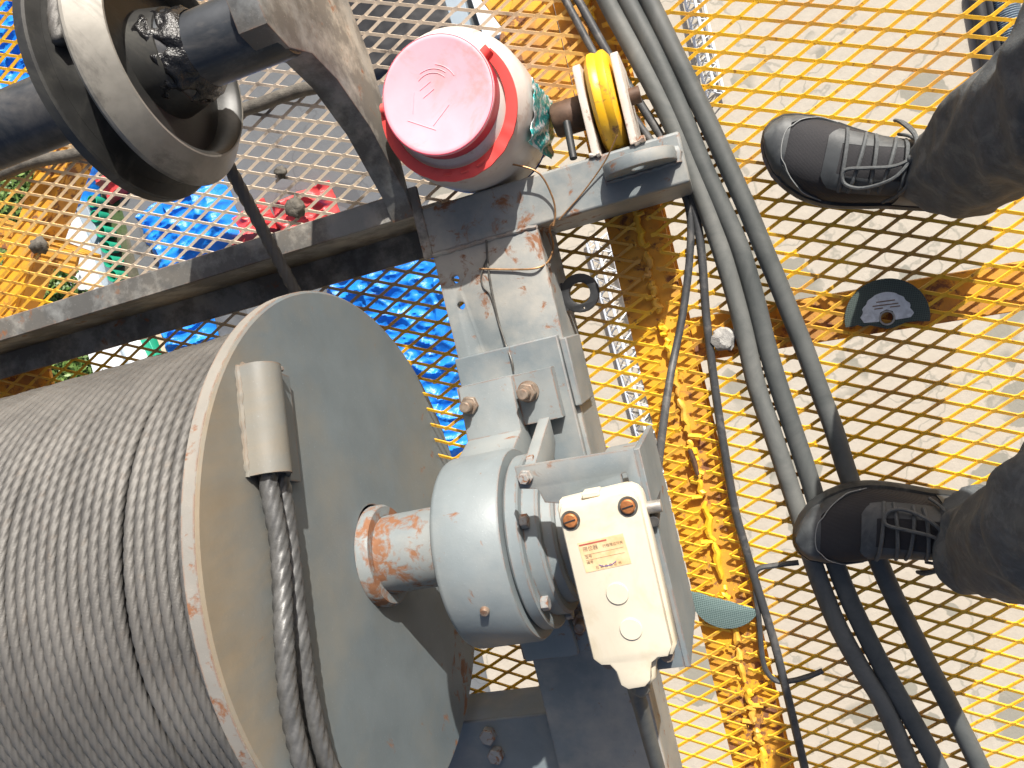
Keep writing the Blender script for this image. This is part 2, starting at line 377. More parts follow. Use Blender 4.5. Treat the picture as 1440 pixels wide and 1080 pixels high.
def slab(name, label, cat, pts, z0, z1, m, parent=None, group=None):
    mb = MB(); n = len(pts)
    mb.add([(p[0],p[1],z0) for p in pts]+[(p[0],p[1],z1) for p in pts], [tuple(range(n))[::-1], tuple(range(n,2*n))]+[(i,(i+1)%n,n+(i+1)%n,n+i) for i in range(n)])
    o = mb.build(name, m, parent, bevel=.01); tag(o, label, cat, group); return o
def gp(*pts, z=GZ+.3): return [(lambda p: (p.x, p.y))(at(a, b, z)) for a, b in pts]
o = slab('panel_roof', 'long white panel roof left of the guide sheave', 'roof panel', gp((50,245),(78,242),(118,335),(138,408),(100,408),(70,310)), GZ, GZ+.35, M['whitesheet'])
slab('roof_strip', None, None, gp((80,245),(100,243),(135,330),(128,345)), GZ, GZ+.25, M['bluegrey'], o)
slab('roof_strip', None, None, gp((92,300),(122,296),(146,400),(140,405)), GZ, GZ+.2, M['bluegrey'], o)
o = slab('white_tank', 'white block between the frame channel and the wound rope', 'storage box', gp((136,496),(204,478),(222,515),(150,545)), GZ, GZ+.5, M['whitesheet'])
slab('ridge', None, None, gp((168,488),(172,487),(186,524),(182,526), z=GZ+.5), GZ+.5, GZ+.53, M['bluegrey'], o)
slab('green_board', 'green board beside the white block by the rope', 'board', gp((204,478),(216,476),(232,512),(222,516)), GZ, GZ+.42, M['green'])
slab('timber_stack', 'pale timber beside the green board by the rope', 'timber', gp((218,470),(232,468),(246,508),(233,512)), GZ, GZ+.3, M['timber'])
for k, (a, b) in enumerate([(137,284),(141,305),(149,326),(156,348),(160,368),(165,388)]):
    c = at(a, b, GZ+.15); mb = MB(); mb.lathe([(0,0),(.085,0),(.10,.22),(.10,.26),(.085,.26),(.08,.06),(0,.06)], (c.x,c.y,GZ+.01), n=20)
    tag(mb.build('plastic_tub', M['green']), ('green plastic tub nearest the sheave in the row beside the white roof','second green tub in the row beside the white roof','third green tub in the row beside the white roof','fourth green tub in the row beside the white roof','fifth green tub in the row beside the white roof','green plastic tub nearest the frame channel in the row')[k], 'tub', 'row of green tubs')
# pale planks and white sheets above the bucket
for i, (q, lab) in enumerate([(((612,-30),(640,-35),(660,45),(636,52)),'grey board lying left of the planks above the bucket'),(((650,-30),(690,-35),(712,40),(676,50)),'wide white board above the pink bucket lid'),(((700,-30),(712,-32),(735,55),(722,58)),'narrow white plank next to the yellow gusset')]):
    slab('yard_board', lab, 'board', gp(*q), GZ, GZ+.12+.02*i, (M['bluegrey'],M['whitesheet'],M['whitesheet'])[i], None, 'boards lying above the bucket')

def truss(label, a, b, width, n):
    """white lattice girder lying on the yard"""
    A = Vector((*gp(a)[0], GZ+.1)); B = Vector((*gp(b)[0], GZ+.1)); d = (B-A).normalized(); s = Vector((-d.y, d.x, 0))*width/2
    t = empty('lattice_girder', A, label, 'girder', 'white lattice girders on the yard')
    for q in (-1, 1):
        MB().tube([A+s*q, B+s*q], .022, 8).build('chord', M['whitesheet'], t)
    MB().tube([A+Vector((0,0,.22)), B+Vector((0,0,.22))], .022, 8).build('chord', M['whitesheet'], t)
    L = (B-A).length
    for k in range(n):
        p = A+d*(L*k/n); q = A+d*(L*(k+.5)/n); r = A+d*(L*(k+1)/n)
        for sg in (-1, 1):
            MB().tube([p+s*sg, q+Vector((0,0,.22)), r+s*sg], .010, 6).build('lacing_bar', M['whitesheet'], t)
        MB().tube([p+s, q-s, r+s], .010, 6).build('lacing_bar', M['whitesheet'], t)
truss('long white lattice girder on the yard left of the yellow beam', (836,330), (936,715), .32, 14)
truss('short white lattice girder behind the black cables at the top', (968,-40), (1006,130), .22, 8)
for i, (q0, q1, lab) in enumerate([((1378,-30),(1402,105),'left black pipe on the yard in the upper right corner'),((1396,-30),(1420,95),'right black pipe on the yard in the upper right corner')]):
    A = Vector((*gp(q0)[0], GZ+.09)); B = Vector((*gp(q1)[0], GZ+.09)); tag(MB().tube([A, B], .085, 14).build('black_pipe', M['blackstuff']), lab, 'pipe', 'black pipes on the yard')
A = Vector((*gp((1418,-20))[0], GZ+.15)); B = Vector((*gp((1436,75))[0], GZ+.15)); n = 60
tag(MB().tube([A.lerp(B,k/n) for k in range(n+1)], .1, 14, rad=[.13+.018*math.sin(k*math.pi/2*2.0+.8) for k in range(n+1)]).build('corrugated_hose', M['bluegrey']), 'grey corrugated hose beside the black pipes, upper right', 'hose')

def shrub(label, px, py, rad, n, seed):
    rng = random.Random(seed); c = at(px, py, GZ+.4); t = empty('shrub', (c.x, c.y, GZ), label, 'shrub', 'low shrubs at the yard edge')
    mb = MB(); ms = MB(); tips = []
    for k in range(14):
        a = rng.uniform(0, 6.28); rr = rad*math.sqrt(rng.random()); h = rng.uniform(.25, .75)*(1.1-rr/rad*.5)
        p = Vector((c.x+rr*math.cos(a), c.y+rr*math.sin(a), GZ+h)); tips.append(p)
        ms.tube([(c.x+rr*.2*math.cos(a), c.y+rr*.2*math.sin(a), GZ), Vector((c.x+rr*.7*math.cos(a), c.y+rr*.7*math.sin(a), GZ+h*.6)), p], .012, 5)
    for k in range(n):
        b = rng.choice(tips); p = b+Vector((rng.gauss(0,.16),rng.gauss(0,.16),rng.gauss(-.05,.14)))
        if p.z < GZ+.02: p.z = GZ+.02+rng.random()*.1
        u = Vector((rng.gauss(0,1),rng.gauss(0,1),rng.gauss(0,.5))).normalized(); w = u.cross(Vector((rng.gauss(0,.4),rng.gauss(0,.4),1))).normalized(); L = rng.uniform(.035,.075); W = L*.45
        mb.add([p-u*L, p+w*W, p+u*L, p-w*W], [(0,1,2,3)])
    mb.build('foliage', M['leaf'], t, sharp=0); ms.build('stem', M['stem'], t)
for i, (px, py, rad, lab) in enumerate([(10,205,.45,'green shrub at the left edge under the dark shaft'),(40,292,.5,'green shrub left of the white panel roof'),(42,345,.35,'small green shrub below the old hose, left of the roof'),(92,522,.62,'green shrub between frame channel and wound rope'),(70,400,.45,'green shrub above the frame channel at left')]):
    shrub(lab, px, py, rad, 2600, 20+i)

# ------------------------------------------------------------------ steel under the deck
SEAM = -.094
o = empty('deck_beam', (-.1, 0, -.15), 'yellow deck beam running under the grating seam', 'beam')
MB().box((-.143,-1.7,-.021),(-.057,1.7,-.0125)).build('flange', M['beamyellow'], o)
MB().box((-.104,-1.7,-.13),(-.096,1.7,-.0215)).build('web', M['beamyellow'], o)
MB().box((-.143,-1.7,-.139),(-.057,1.7,-.1305)).build('flange', M['beamyellow'], o)
def brace(label, a, b, w, h, z, m='beamyellow'):
    A = Vector((a[0],a[1],z)); B = Vector((b[0],b[1],z)); d = (B-A).normalized(); s = Vector((-d.y,d.x,0))
    t = empty('deck_brace', A, label, 'brace', 'yellow braces under the deck')
    def bar(s0, s1, z0, z1, nm):
        mb = MB(); q = [A+s*s0, B+s*s0, B+s*s1, A+s*s1]
        mb.add([(p.x,p.y,z0) for p in q]+[(p.x,p.y,z1) for p in q], [(0,3,2,1),(4,5,6,7),(0,1,5,4),(1,2,6,5),(2,3,7,6),(3,0,4,7)]); mb.build(nm, M[m], t, bevel=.0015)
    bar(-w/2, w/2, z-.008, z, 'flange'); bar(w/2-.008, w/2, z-h, z-.0085, 'web')
brace('yellow angle brace under the deck beside the broken cutting disc', (-.056,-.055), (1.4,-.150), .066, .06, -.014)
a = at(92,178,-.02); b = at(8,300,-.02); brace('orange brace under the left deck edge below the dark shaft', (a.x,a.y), (b.x-.25,b.y-.36), .06, .06, -.02)
a = at(-40,318,-.02); b = at(100,372,-.02); brace('orange brace under the left deck edge above the frame channel', (a.x,a.y), (b.x,b.y), .045, .06, -.03)
a = at(-60,545,-.02); b = at(66,512,-.02); brace('orange brace under the left deck edge beside the wound rope', (a.x,a.y), (b.x,b.y), .09, .08, -.02)
gq = [(-.1445,.60),(-.1445,.30),(-.175,.33),(-.25,.405),(-.235,.47),(-.19,.53)]
mb = MB(); mb.add([(p[0],p[1],-.022) for p in gq]+[(p[0],p[1],-.012) for p in gq], [tuple(range(6)), tuple(range(6,12))]+[(i,(i+1)%6,6+(i+1)%6,6+i) for i in range(6)])
tag(mb.build('gusset_plate', M['beamyellow'], bevel=.001), 'yellow gusset plate on the deck beam behind the bucket', 'gusset')
brace('yellow cross brace running left from the gusset behind the bucket', (-.21,.50), (-.40,.95), .05, .05, -.03)

# ------------------------------------------------------------------ expanded metal deck
LW, SW = .0602, .0263
def grating(name, label, x0, x1, y0, y1, phase, jag, seed, opening=None):
    rng = np.random.default_rng(seed); V = []; F = []; nv = 0
    w, h, tau = .0048, .0021, R(26)
    cw, sw = math.cos(tau), math.sin(tau)
    def seg(ax, ay, bx, by, az, bz, ww):
        nonlocal nv
        dx, dy = bx-ax, by-ay; L = math.hypot(dx, dy)
        if L < 1e-5: return
        nx_, ny_ = -dy/L, dx/L
        if ny_ < 0: nx_, ny_ = -nx_, -ny_
        P = []
        for (px, py, pz) in ((ax,ay,az),(bx,by,bz)):
            for (p, q) in ((-1,-1),(1,-1),(1,1),(-1,1)):
                a = p*ww/2; c = q*h/2
                hor = a*cw-c*sw; ver = a*sw+c*cw
                P.append((px+nx_*hor, py+ny_*hor, pz+ver))
        V.extend(P); o = nv; nv += 8
        F.extend([(o,o+1,o+5,o+4),(o+1,o+2,o+6,o+5),(o+2,o+3,o+7,o+6),(o+3,o,o+4,o+7),(o,o+3,o+2,o+1),(o+4,o+5,o+6,o+7)])
    def clip(ax, ay, bx, by):
        if bx < ax: ax, ay, bx, by = bx, by, ax, ay
        lo, hi = x0+(rng.random()*jag[0]), x1-(rng.random()*jag[1])
        if bx <= lo or ax >= hi: return None
        if ax < lo: t = (lo-ax)/(bx-ax); ax, ay = lo, ay+(by-ay)*t
        if bx > hi: t = (hi-ax)/(bx-ax); bx, by = hi, ay+(by-ay)*t
        return ax, ay, bx, by
    ox, oy = phase; hole = opening
    j0 = int((y0-oy)/(SW/2))-1; j1 = int((y1-oy)/(SW/2))+1
    i0 = int((x0-ox)/LW)-2; i1 = int((x1-ox)/LW)+2
    bl = .08*LW
    for j in range(j0, j1):
        yy = oy+j*SW/2; sh = (j % 2)*LW/2
        for i in range(i0, i1):
            xx = ox+i*LW+sh
            if hole and hole[0] < xx < hole[1] and hole[2] < yy < hole[3]: continue
            c = clip(xx-bl, yy, xx+bl, yy)
            if c: seg(*c, 0, 0, w*1.4)
            for s in (-1, 1):
                c = clip(xx+s*bl*.7, yy+.0012, xx+s*(LW/2-bl*.7), yy+SW/2-.0012)
                if c: seg(*c, .0, .0, w)
    me = bpy.data.meshes.new(name); me.from_pydata(V, [], F); me.materials.append(M['grating'])
    o = bpy.data.objects.new(name, me); C.objects.link(o); tag(o, label, 'grating', 'expanded metal sheets of the deck'); return o
p = at(433.3, 212.2, 0); q = at(1071.1, 27.8, 0)
sheetL = grating('grating_sheet', 'expanded metal deck sheet under the winch, left of the seam', -2.4, SEAM-.002, -1.6, 1.6, (p.x, p.y), (0,.014), 3, (-1.70,-.485,-.42,-.03))
sheetR = grating('grating_sheet', 'yellow expanded metal deck sheet the person stands on', SEAM+.008, 1.5, -1.6, 1.6, (q.x, q.y), (.016,0), 4)
# lumpy stitch weld along the seam
rng = random.Random(5); mb = MB(); yy = -1.55
while yy < 1.55:
    L = rng.uniform(.02,.07); n = 7; pts = []; rad = []
    for k in range(n+1):
        pts.append((SEAM+rng.uniform(-.003,.004), yy+L*k/n, -.0065+rng.uniform(0,.003))); rad.append(rng.uniform(.0040,.0068)*(1 if 0<k<n else .5))
    mb.tube(pts, .004, 7, rad=rad); yy += L+rng.uniform(-.004,.012)
    if rng.random() < .55:
        s = rng.choice((-1,1)); mb.tube([(SEAM,yy,-.004),(SEAM+s*rng.uniform(.008,.02),yy+rng.uniform(-.006,.006),-.003)], .0038, 6)
wb = mb.build('weld_bead', M['grating'], o if False else None); wb.parent = bpy.data.objects['deck_beam']; wb.location = -bpy.data.objects['deck_beam'].location

# ------------------------------------------------------------------ winch frame
FT = .14
fr = empty('winch_bed', (-.29, -.1, 0), 'grey welded steel winch base frame standing on the grating', 'frame')
# longitudinal beam: top plate with two bolt holes overhanging a box
vs, fs = plate([[(-.372,.152),(-.372,-.98),(-.218,-.98),(-.218,.152)], circ(-.349,.112,.0068), circ(-.350,.074,.0068)], .012, frame_m((0,0,FT-.006),(1,0,0),(0,1,0)), .001)
mb = MB(); mb.add(vs, fs); mb.build('beam_top', M['greyrust'], fr)
MB().box((-.236,-.98,0.004),(-.219,.152,FT-.0125)).build('beam_web', M['grey'], fr, .001)
MB().box((-.318,-.98,0.004),(-.306,.152,FT-.0125)).build('beam_web', M['grey'], fr, .001)
# box beam to the right
MB().box((-.385,.153,.004),(-.006,.2206,FT)).build('box_beam', M['greyrust'], fr, .004, 3)
# channel to the left
MB().box((-2.3,.2155,FT-.010),(-.385,.2515,FT)).build('channel_flange', M['greydust'], fr, .0015)
MB().box((-2.3,.2160,.012),(-.385,.2235,FT-.0105)).build('channel_web', M['greydust'], fr, .001)
MB().box((-2.3,.172,.004),(-.385,.2515,.0115)).build('channel_flange', M['greydust'], fr, .001)
MB().box((-.3865,.150,FT-.003),(-.372,.2535,FT+.003)).build('joint_plate', M['greydust'], fr, .001)
# cross member south
MB().box((-2.3,-.70,.004),(-.319,-.552,.10)).build('cross_member', M['grey'], fr, .003)
for bx_, by_ in ((-.485,-.575),(-.480,-.607)):
    MB().hexn((bx_,by_,.1003),(bx_,by_,.114),.013).build('bolt', M['nut'], fr, .001)
# weld beads
def bead(a, b, r, m, seed, parent):
    rg = random.Random(seed); A = Vector(a); B = Vector(b); n = max(4, int((B-A).length/.005))
    MB().tube([A.lerp(B,k/n)+Vector((rg.uniform(-1,1),rg.uniform(-1,1),rg.uniform(-1,1)))*r*.25 for k in range(n+1)], r, 7, rad=[r*(rg.uniform(.7,1.2)) for _ in range(n+1)]).build('weld_bead', M[m], parent)
bead((-.372,.1525,FT), (-.218,.1525,FT), .003, 'greyrust', 1, fr)
bead((-.2185,.1525,.01), (-.2185,.1525,FT), .003, 'grey', 2, fr)
# raised pad + bearing seat
MB().box((-.374,-.425,FT+.0005),(-.222,.002,FT+.015)).build('seat_pad', M['grey'], fr, .002)
MB().box((-.2215,-.10,.05),(-.2110,-.004,FT+.010)).build('end_block', M['grey'], fr, .002)
# lifting lug on the box beam
lug = [(-.046,0),(.046,0)]+[(.046*math.cos(R(a))*1.0,.012+.040*math.sin(R(a))) for a in range(0,181,12)]
vs, fs = plate([lug, circ(0,.026,.0125)], .017, frame_m((-.063,.192,FT),(1,0,0),(0,0,1)), .0015)
mb = MB(); mb.add(vs, fs); mb.build('lifting_lug', M['greyrust'], fr)
bead((-.112,.182,FT), (-.016,.182,FT), .0035, 'greyrust', 3, fr); bead((-.016,.182,FT),(-.014,.203,FT),.006,'greyrust',4,fr)
# eye plate on the right side of the longitudinal beam
eye = circ(0,0,.0275,28,0,360)
vs, fs = plate([eye, circ(0,0,.0165,24), circ(.001,-.0225,.0028,10)], .010, frame_m((-.1935,.053,.060),(1,0,0),(0,1,0)), .001)
mb = MB(); mb.add(vs, fs); mb.box((-.2185,.032,.0555),(-.2150,.074,.0645)); mb.build('lifting_eye', M['black'], fr)

# sheave bracket: thick plate rising to the shaft
poly = [(.2235,.1425),(.246,.152),(.326,.222),(.372,.292),(.388,.345),(.378,.40),(.392,.436),(.43,.446),(.47,.425),(.50,.36),(.545,.28),(.56,.215),(.50,.19),(.436,.163),(.348,.152),(.290,.1425)]
br = empty('sheave_bracket', (-.40,.24,.14), 'dusty curved steel bracket arm carrying the guide sheave shaft', 'bracket')
vs, fs = plate([poly], .036, frame_m((-.403,0,0),(0,1,0),(0,0,1)), .002)
mb = MB(); mb.add(vs, fs); mb.build('arm_plate', M['greydust'], br)
# ------------------------------------------------------------------ guide sheave
SY, SZ = .415, .388
sh = empty('guide_sheave', (-.59,SY,SZ-.13), 'greasy grooved guide sheave with dished side on a dark shaft', 'sheave')
prof = [(.0425,-.520),(.055,-.520),(.062,-.552),(.100,-.556),(.106,-.532),(.112,-.528),(.118,-.532),(.138,-.556),(.141,-.561),(.138,-.566),(.112,-.577),(.106,-.583),(.112,-.589),(.138,-.598),(.141,-.603),(.141,-.609),(.138,-.613),(.120,-.616),(.060,-.610),(.055,-.64),(.0425,-.64)]
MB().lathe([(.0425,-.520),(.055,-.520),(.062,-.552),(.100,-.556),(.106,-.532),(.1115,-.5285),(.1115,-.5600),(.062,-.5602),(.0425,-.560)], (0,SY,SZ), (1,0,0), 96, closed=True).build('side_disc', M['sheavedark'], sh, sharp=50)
MB().lathe([(.1118,-.5282),(.114,-.5285),(.1395,-.5545),(.1405,-.5575),(.1385,-.561),(.1118,-.5705)], (0,SY,SZ), (1,0,0), 96, closed=True).build('rim', M['sheave'], sh, sharp=18)
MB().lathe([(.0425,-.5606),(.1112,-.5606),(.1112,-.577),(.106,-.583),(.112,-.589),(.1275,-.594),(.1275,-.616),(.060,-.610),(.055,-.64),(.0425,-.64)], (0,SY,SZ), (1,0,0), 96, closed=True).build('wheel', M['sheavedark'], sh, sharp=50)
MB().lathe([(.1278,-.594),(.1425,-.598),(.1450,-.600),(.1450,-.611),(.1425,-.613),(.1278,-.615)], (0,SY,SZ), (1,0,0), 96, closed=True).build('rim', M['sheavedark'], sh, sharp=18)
MB().lathe([(0,-1.45),(.042,-1.45),(.042,-.392),(.040,-.388),(0,-.388)], (0,SY,SZ), (1,0,0), 40).build('shaft', M['shaftdark'], sh)
MB().lathe([(.0422,-.5445),(.052,-.5445),(.052,-.52),(.047,-.512),(.0422,-.512)], (0,SY,SZ), (1,0,0), 40).build('hub_ring', M['shaftdark'], sh)
mb = MB(); vs = []; na, nx_ = 72, 26
for i in range(nx_+1):
    for k in range(na):
        a = 2*math.pi*k/na; xx = -.566+.072*i/nx_; q = Vector((xx*38, math.cos(a)*2.0, math.sin(a)*2.0)); env = math.sin(math.pi*(i+.6)/(nx_+1.2))**.6
        rr = .0395+env*(.011+.010*mnoise.noise(q)+.006*(1-abs(mnoise.noise(q*2.3))*2)); vs.append(Vector((xx, SY+rr*math.cos(a), SZ+rr*math.sin(a))))
mb.add(vs, [(i*na+k, i*na+(k+1)%na, (i+1)*na+(k+1)%na, (i+1)*na+k) for i in range(nx_) for k in range(na)], True)
tag(mb.build('grease', M['grease'], sh, sharp=0), 'black shiny lumps of grease round the sheave hub')
p0, p1 = at(-140,282,.012), at(455,122,.012)
pts = [p0.lerp(p1,k/24)+Vector((0,.004*math.sin(k*.9),.002*math.sin(k*1.7))) for k in range(25)]
tag(MB().tube(pts, .011, 12).build('old_hose', M['hose']), 'dirty old hose lying on the grating under the guide sheave', 'hose')
# grease blobs fallen on the grating
for i, (px, py, s, lab) in enumerate([(396,242,.010,'small dark grease clod on the grating'),(415,292,.017,'large dark grease clod on the grating by the red sheet'),(55,345,.016,'dark grease clod on the grating near the left edge')]):
    c = at(px,py,.004); n = 14; vs = []
    for a in range(1,8):
        for j in range(n):
            th = math.pi*a/8; ph = 2*math.pi*j/n; d = Vector((math.sin(th)*math.cos(ph), math.sin(th)*math.sin(ph), math.cos(th)))
            q = d*s*(1+.7*mnoise.noise(d*2.1+Vector((i*5.1,2,0)))); q.z *= .7; vs.append(c+q)
    fs = [(a*n+j, a*n+(j+1)%n, (a+1)*n+(j+1)%n, (a+1)*n+j) for a in range(6) for j in range(n)]+[tuple(range(n))[::-1], tuple(range(6*n,7*n))]
    tag(MB().add(vs, fs, True).build('grease_clod', M['hose'], sharp=0), lab, 'grease', 'grease clods on the grating')

# ------------------------------------------------------------------ drum
AY, AZ, FX = -.226, .280, -.496
FR, RR = .341, .305
DY = AY+.017              # drum and rope centre, offset from the shaft axis
dr = empty('winch_drum', (-.9, AY, AZ-FR), 'large grey flanged winch drum wound with steel rope', 'drum')
MB().lathe([(.052,FX),(.20,FX),(.338,FX),(FR,FX-.002),(FR,FX-.018),(.338,FX-.020),(.05,FX-.020)], (0,DY,AZ), (1,0,0), 128, closed=True).build('flange', M['flange'], dr, sharp=30)
MB().lathe([(FR-.0005,FX-.0025),(FR+.0008,FX-.003),(FR+.0008,FX-.0175),(FR-.0005,FX-.018)], (0,DY,AZ), (1,0,0), 128, closed=True).build('flange_rim', M['rim'], dr, sharp=30)
MB().lathe([(.2955,-1.62),(.2955,FX-.0205)], (0,DY,AZ), (1,0,0), 96).build('barrel', M['shaftdark'], dr)
MB().lathe([(.05,-1.62),(.338,-1.62),(FR,-1.622),(FR,-1.638),(.338,-1.64),(.05,-1.64)], (0,DY,AZ), (1,0,0), 96, closed=True).build('flange', M['flange'], dr, sharp=30)
MB().lathe([(0,-.50),(.0505,-.50),(.0505,-.215),(.047,-.211),(0,-.211)], (0,AY,AZ), (1,0,0), 48).build('shaft', M['shaft'], dr)
MB().lathe([(.051,FX+.0005),(.066,FX+.0005),(.066,FX+.012),(.063,FX+.017),(.051,FX+.017)], (0,AY,AZ), (1,0,0), 48, closed=True).build('shaft_collar', M['shaft'], dr)
# rope anchor: bent plate welded to the flange face; u runs along it, s across, in the flange plane
uA = Vector((0,-.115,.030)).normalized(); sA = Vector((0,-.25,-.97)); sA = (sA-uA*sA.dot(uA)).normalized(); oA = Vector((FX,.048,.476))
sec = [(-.006,.001)]+[(.017-.0225*math.cos(R(a)), .013+.0225*math.sin(R(a))) for a in range(0,151,12)]+[(.050,.0135),(.066,.0105),(.080,.0085),(.080,.001),(.062,.0045),(.046,.0075)]+[(.017-.0170*math.cos(R(a)), .0125+.0165*math.sin(R(a))) for a in range(146,-1,-14)]+[(-.0005,.001)]
mb = MB(); vs = []; n = len(sec); L = .118
for k, tt in enumerate((0,.5,1)):
    for s, hh in sec: vs.append(oA+uA*(L*tt*(1.0 if s < .05 else 1.04))+sA*s+Vector((hh,0,0)))
fs = [(k*n+i, k*n+(i+1)%n, (k+1)*n+(i+1)%n, (k+1)*n+i) for k in range(2) for i in range(n)]+[tuple(range(n))[::-1], tuple(range(2*n,3*n))]
mb.add(vs, fs, True); mb.build('rope_anchor', M['flange'], dr, sharp=30)
bead(oA+sA*-.005+Vector((.002,0,0)), oA+sA*-.005+uA*L+Vector((.002,0,0)), .0035, 'flange', 6, dr)
bead(oA+sA*.081+Vector((.002,0,0)), oA+sA*.081+uA*L*1.04+Vector((.002,0,0)), .0032, 'flange', 7, dr)
bead(oA+uA*-.001+Vector((.003,0,0)), oA+uA*-.001+sA*.05+Vector((.02,0,0)), .0035, 'flange', 8, dr)

# ---- wire rope (six twisted strands)
RD = .0067
def lobes(nl=18):
    d, rs = 2/3, 1/3; out = []
    for k in range(nl):
        th = 2*math.pi*k/nl; al = ((th+math.pi/6) % (math.pi/3))-math.pi/6
        out.append((th, d*math.cos(al)+math.sqrt(max(rs*rs-(d*math.sin(al))**2, 0))))
    return out
LOB = lobes()
def rope_mesh(path, nrm, r, lay):
    P = np.array([tuple(p) for p in path]); N = np.array([tuple(p) for p in nrm]); T = np.gradient(P, axis=0); T /= np.linalg.norm(T,axis=1)[:,None]
    N -= T*(N*T).sum(1)[:,None]; N /= np.linalg.norm(N,axis=1)[:,None]; B = np.cross(T,N)
    s = np.r_[0, np.cumsum(np.linalg.norm(np.diff(P,axis=0),axis=1))]; n = len(LOB); m = len(P)
    th = np.array([a for a,_ in LOB])[None,:]+(2*math.pi*s/lay)[:,None]; rr = np.array([q for _,q in LOB])[None,:]*r
    V = P[:,None,:]+N[:,None,:]*(np.cos(th)*rr)[:,:,None]+B[:,None,:]*(np.sin(th)*rr)[:,:,None]
    i = np.arange(m-1)[:,None]*n; k = np.arange(n)[None,:]; l = (k+1)%n
    F = np.stack([i+k, i+l, i+n+l, i+n+k], -1).reshape(-1,4)
    return V.reshape(-1,3), F, (list(range(n))[::-1], list(range((m-1)*n, m*n)))
def rope_obj(name, path, nrm, r, lay, m, parent=None):
    V, F, caps = rope_mesh(path, nrm, r, lay); org = np.array(parent.location) if parent else 0
    me = bpy.data.meshes.new(name); me.from_pydata((V-org).tolist(), [], F.tolist()+[list(c) for c in caps])
    me.polygons.foreach_set('use_smooth', [True]*len(me.polygons)); me.materials.append(m)
    o = bpy.data.objects.new(name, me); C.objects.link(o)
    if parent: o.parent = parent
    return o
LAY = .095; PIT = .0136
wr = empty('wire_rope', (-.6, AY, AZ+RR), 'grey steel wire rope wound in tight turns on the drum', 'wire rope')
path = []; nrm = []; xx = FX-.0205-RD-.0005; SEG = 280; turn = 0; ph0 = math.atan2(.057-AZ, -.092-AY)
gaps = {6: .0045, 17: .0015, 29: .002}
rgt = random.Random(3)
while xx > -1.60:
    dx = PIT+gaps.get(turn, 0)+rgt.uniform(-.0002,.0003)
    hgt = .004*max(0, 1-turn/9)
    for k in range(SEG):
        a = ph0-2*math.pi*k/SEG; f = max(0, (k/SEG-.86)/.14); x_ = xx-dx*f*f*(3-2*f)
        rr = RR+RD+hgt+.0006*math.sin(a*3+turn*1.3); d = Vector((0, math.cos(a), math.sin(a)))
        path.append(Vector((x_, DY, AZ))+d*(rr-RD+.001)); nrm.append(d)
    xx -= dx; turn += 1
rope_obj('coil', path, nrm, RD, LAY, M['rope'], wr)
tang = Vector((-.575, -.085, .060)); bot = Vector((-.583, SY-.046, SZ-.108))
pts = [bot.lerp(tang, k/70) for k in range(71)]
arc = [Vector((-.583, SY-.1175*math.sin(R(a)), SZ-.1175*math.cos(R(a)))) for a in range(-180, 24, 3)]
pts = arc+pts; rope_obj('leading_part', pts, [Vector((1,0,.1))]*len(pts), .0092, LAY, M['rope'], wr)
# two rope tails leaving the anchor, following the flange round
M['ropedark'] = plain('oiled_rope_end', (.105,.106,.106), .4, .4, 60, .3, bstr=.5)
def tail(name, ctrl):
    pts = smooth_path(ctrl, 26); rope_obj(name, pts, [Vector((1,0,0))]*len(pts), .0104, .10, M['ropedark'], wr)
def onf(y, z, x=.014): return Vector((FX+x, y, z))
pA = oA+uA*.06+sA*.012+Vector((.013,0,0)); pB = oA+uA*.06+sA*.034+Vector((.0125,0,0))
tail('rope_tail', [pA, oA+uA*.13+sA*.013+Vector((.013,0,0)), onf(-.136,.505,.014), onf(-.184,.522,.015), onf(-.235,.543,.016), onf(-.30,.556,.013), onf(-.38,.552,.013), onf(-.46,.50,.013)])
tail('rope_tail', [pB, oA+uA*.13+sA*.036+Vector((.0125,0,0)), onf(-.141,.485,.0125), onf(-.217,.504,.0125), onf(-.30,.520,.0125), onf(-.38,.516,.0125), onf(-.45,.47,.0125)])

# ------------------------------------------------------------------ bearing housing
bh = empty('bearing_housing', (-.31, AY, FT+.015), 'grey cast bearing housing bolted to the winch frame', 'bearing')
HX0, HX1 = -.374, -.288
MB().lathe([(.0515,HX0),(.112,HX0),(.117,HX0+.003),(.119,HX0+.008),(.119,HX1-.004),(.116,HX1),(.0515,HX1)], (0,AY-.014,AZ), (1,0,0), 80, closed=True).build('body', M['housing'], bh, sharp=50)
mb = MB()   # foot with raised arm, both sides
for s in (1,-1):
    yb = AY-.010
    vs, fs = plate([[(s*.045,AZ+.088),(s*.080,AZ+.066),(s*.103,AZ-.02),(s*.122,FT+.050),(s*.195,FT+.036),(s*.195,FT+.0155),(s*.02,FT+.0155),(s*.02,AZ+.03)]], .080, frame_m((-.331,yb,0),(0,1,0),(0,0,1)), .004)
    mb.add(vs, fs)
    mb.box((-.374,yb+min(s*.128,s*.1975),FT+.0155),(-.236,yb+max(s*.128,s*.1975),FT+.034))
mb.build('foot', M['housing'], bh, sharp=30)
vs, fs = plate([[(.085,AZ+.03),(.098,AZ+.012),(.135,FT+.0345),(.10,FT+.0345),(.05,AZ-.02)]], .016, frame_m((-.262,AY-.014,0),(0,1,0),(0,0,1)), .001)
mb = MB(); mb.add(vs, fs); mb.build('rib', M['housing'], bh)
for bx in (-.357,-.274):
    for by in (-.064,-.386):
        b0 = Vector((bx, by, FT+.034)); MB().lathe([(0,0),(.015,0),(.015,.003),(0,.003)], b0+Vector((0,0,.0003)), (0,0,1), 24).build('washer', M['bolt'], bh)
        nt_ = MB().hexn(b0+Vector((0,0,.0035)), b0+Vector((0,0,.0180)), .0132).build('nut', M['bolt'], bh, .001)
        MB().lathe([(0,0),(.0076,0),(.0076,.017),(.0064,.0185),(0,.0185)], b0+Vector((0,0,.0182)), (0,0,1), 16).build('bolt', M['bolt'], bh)
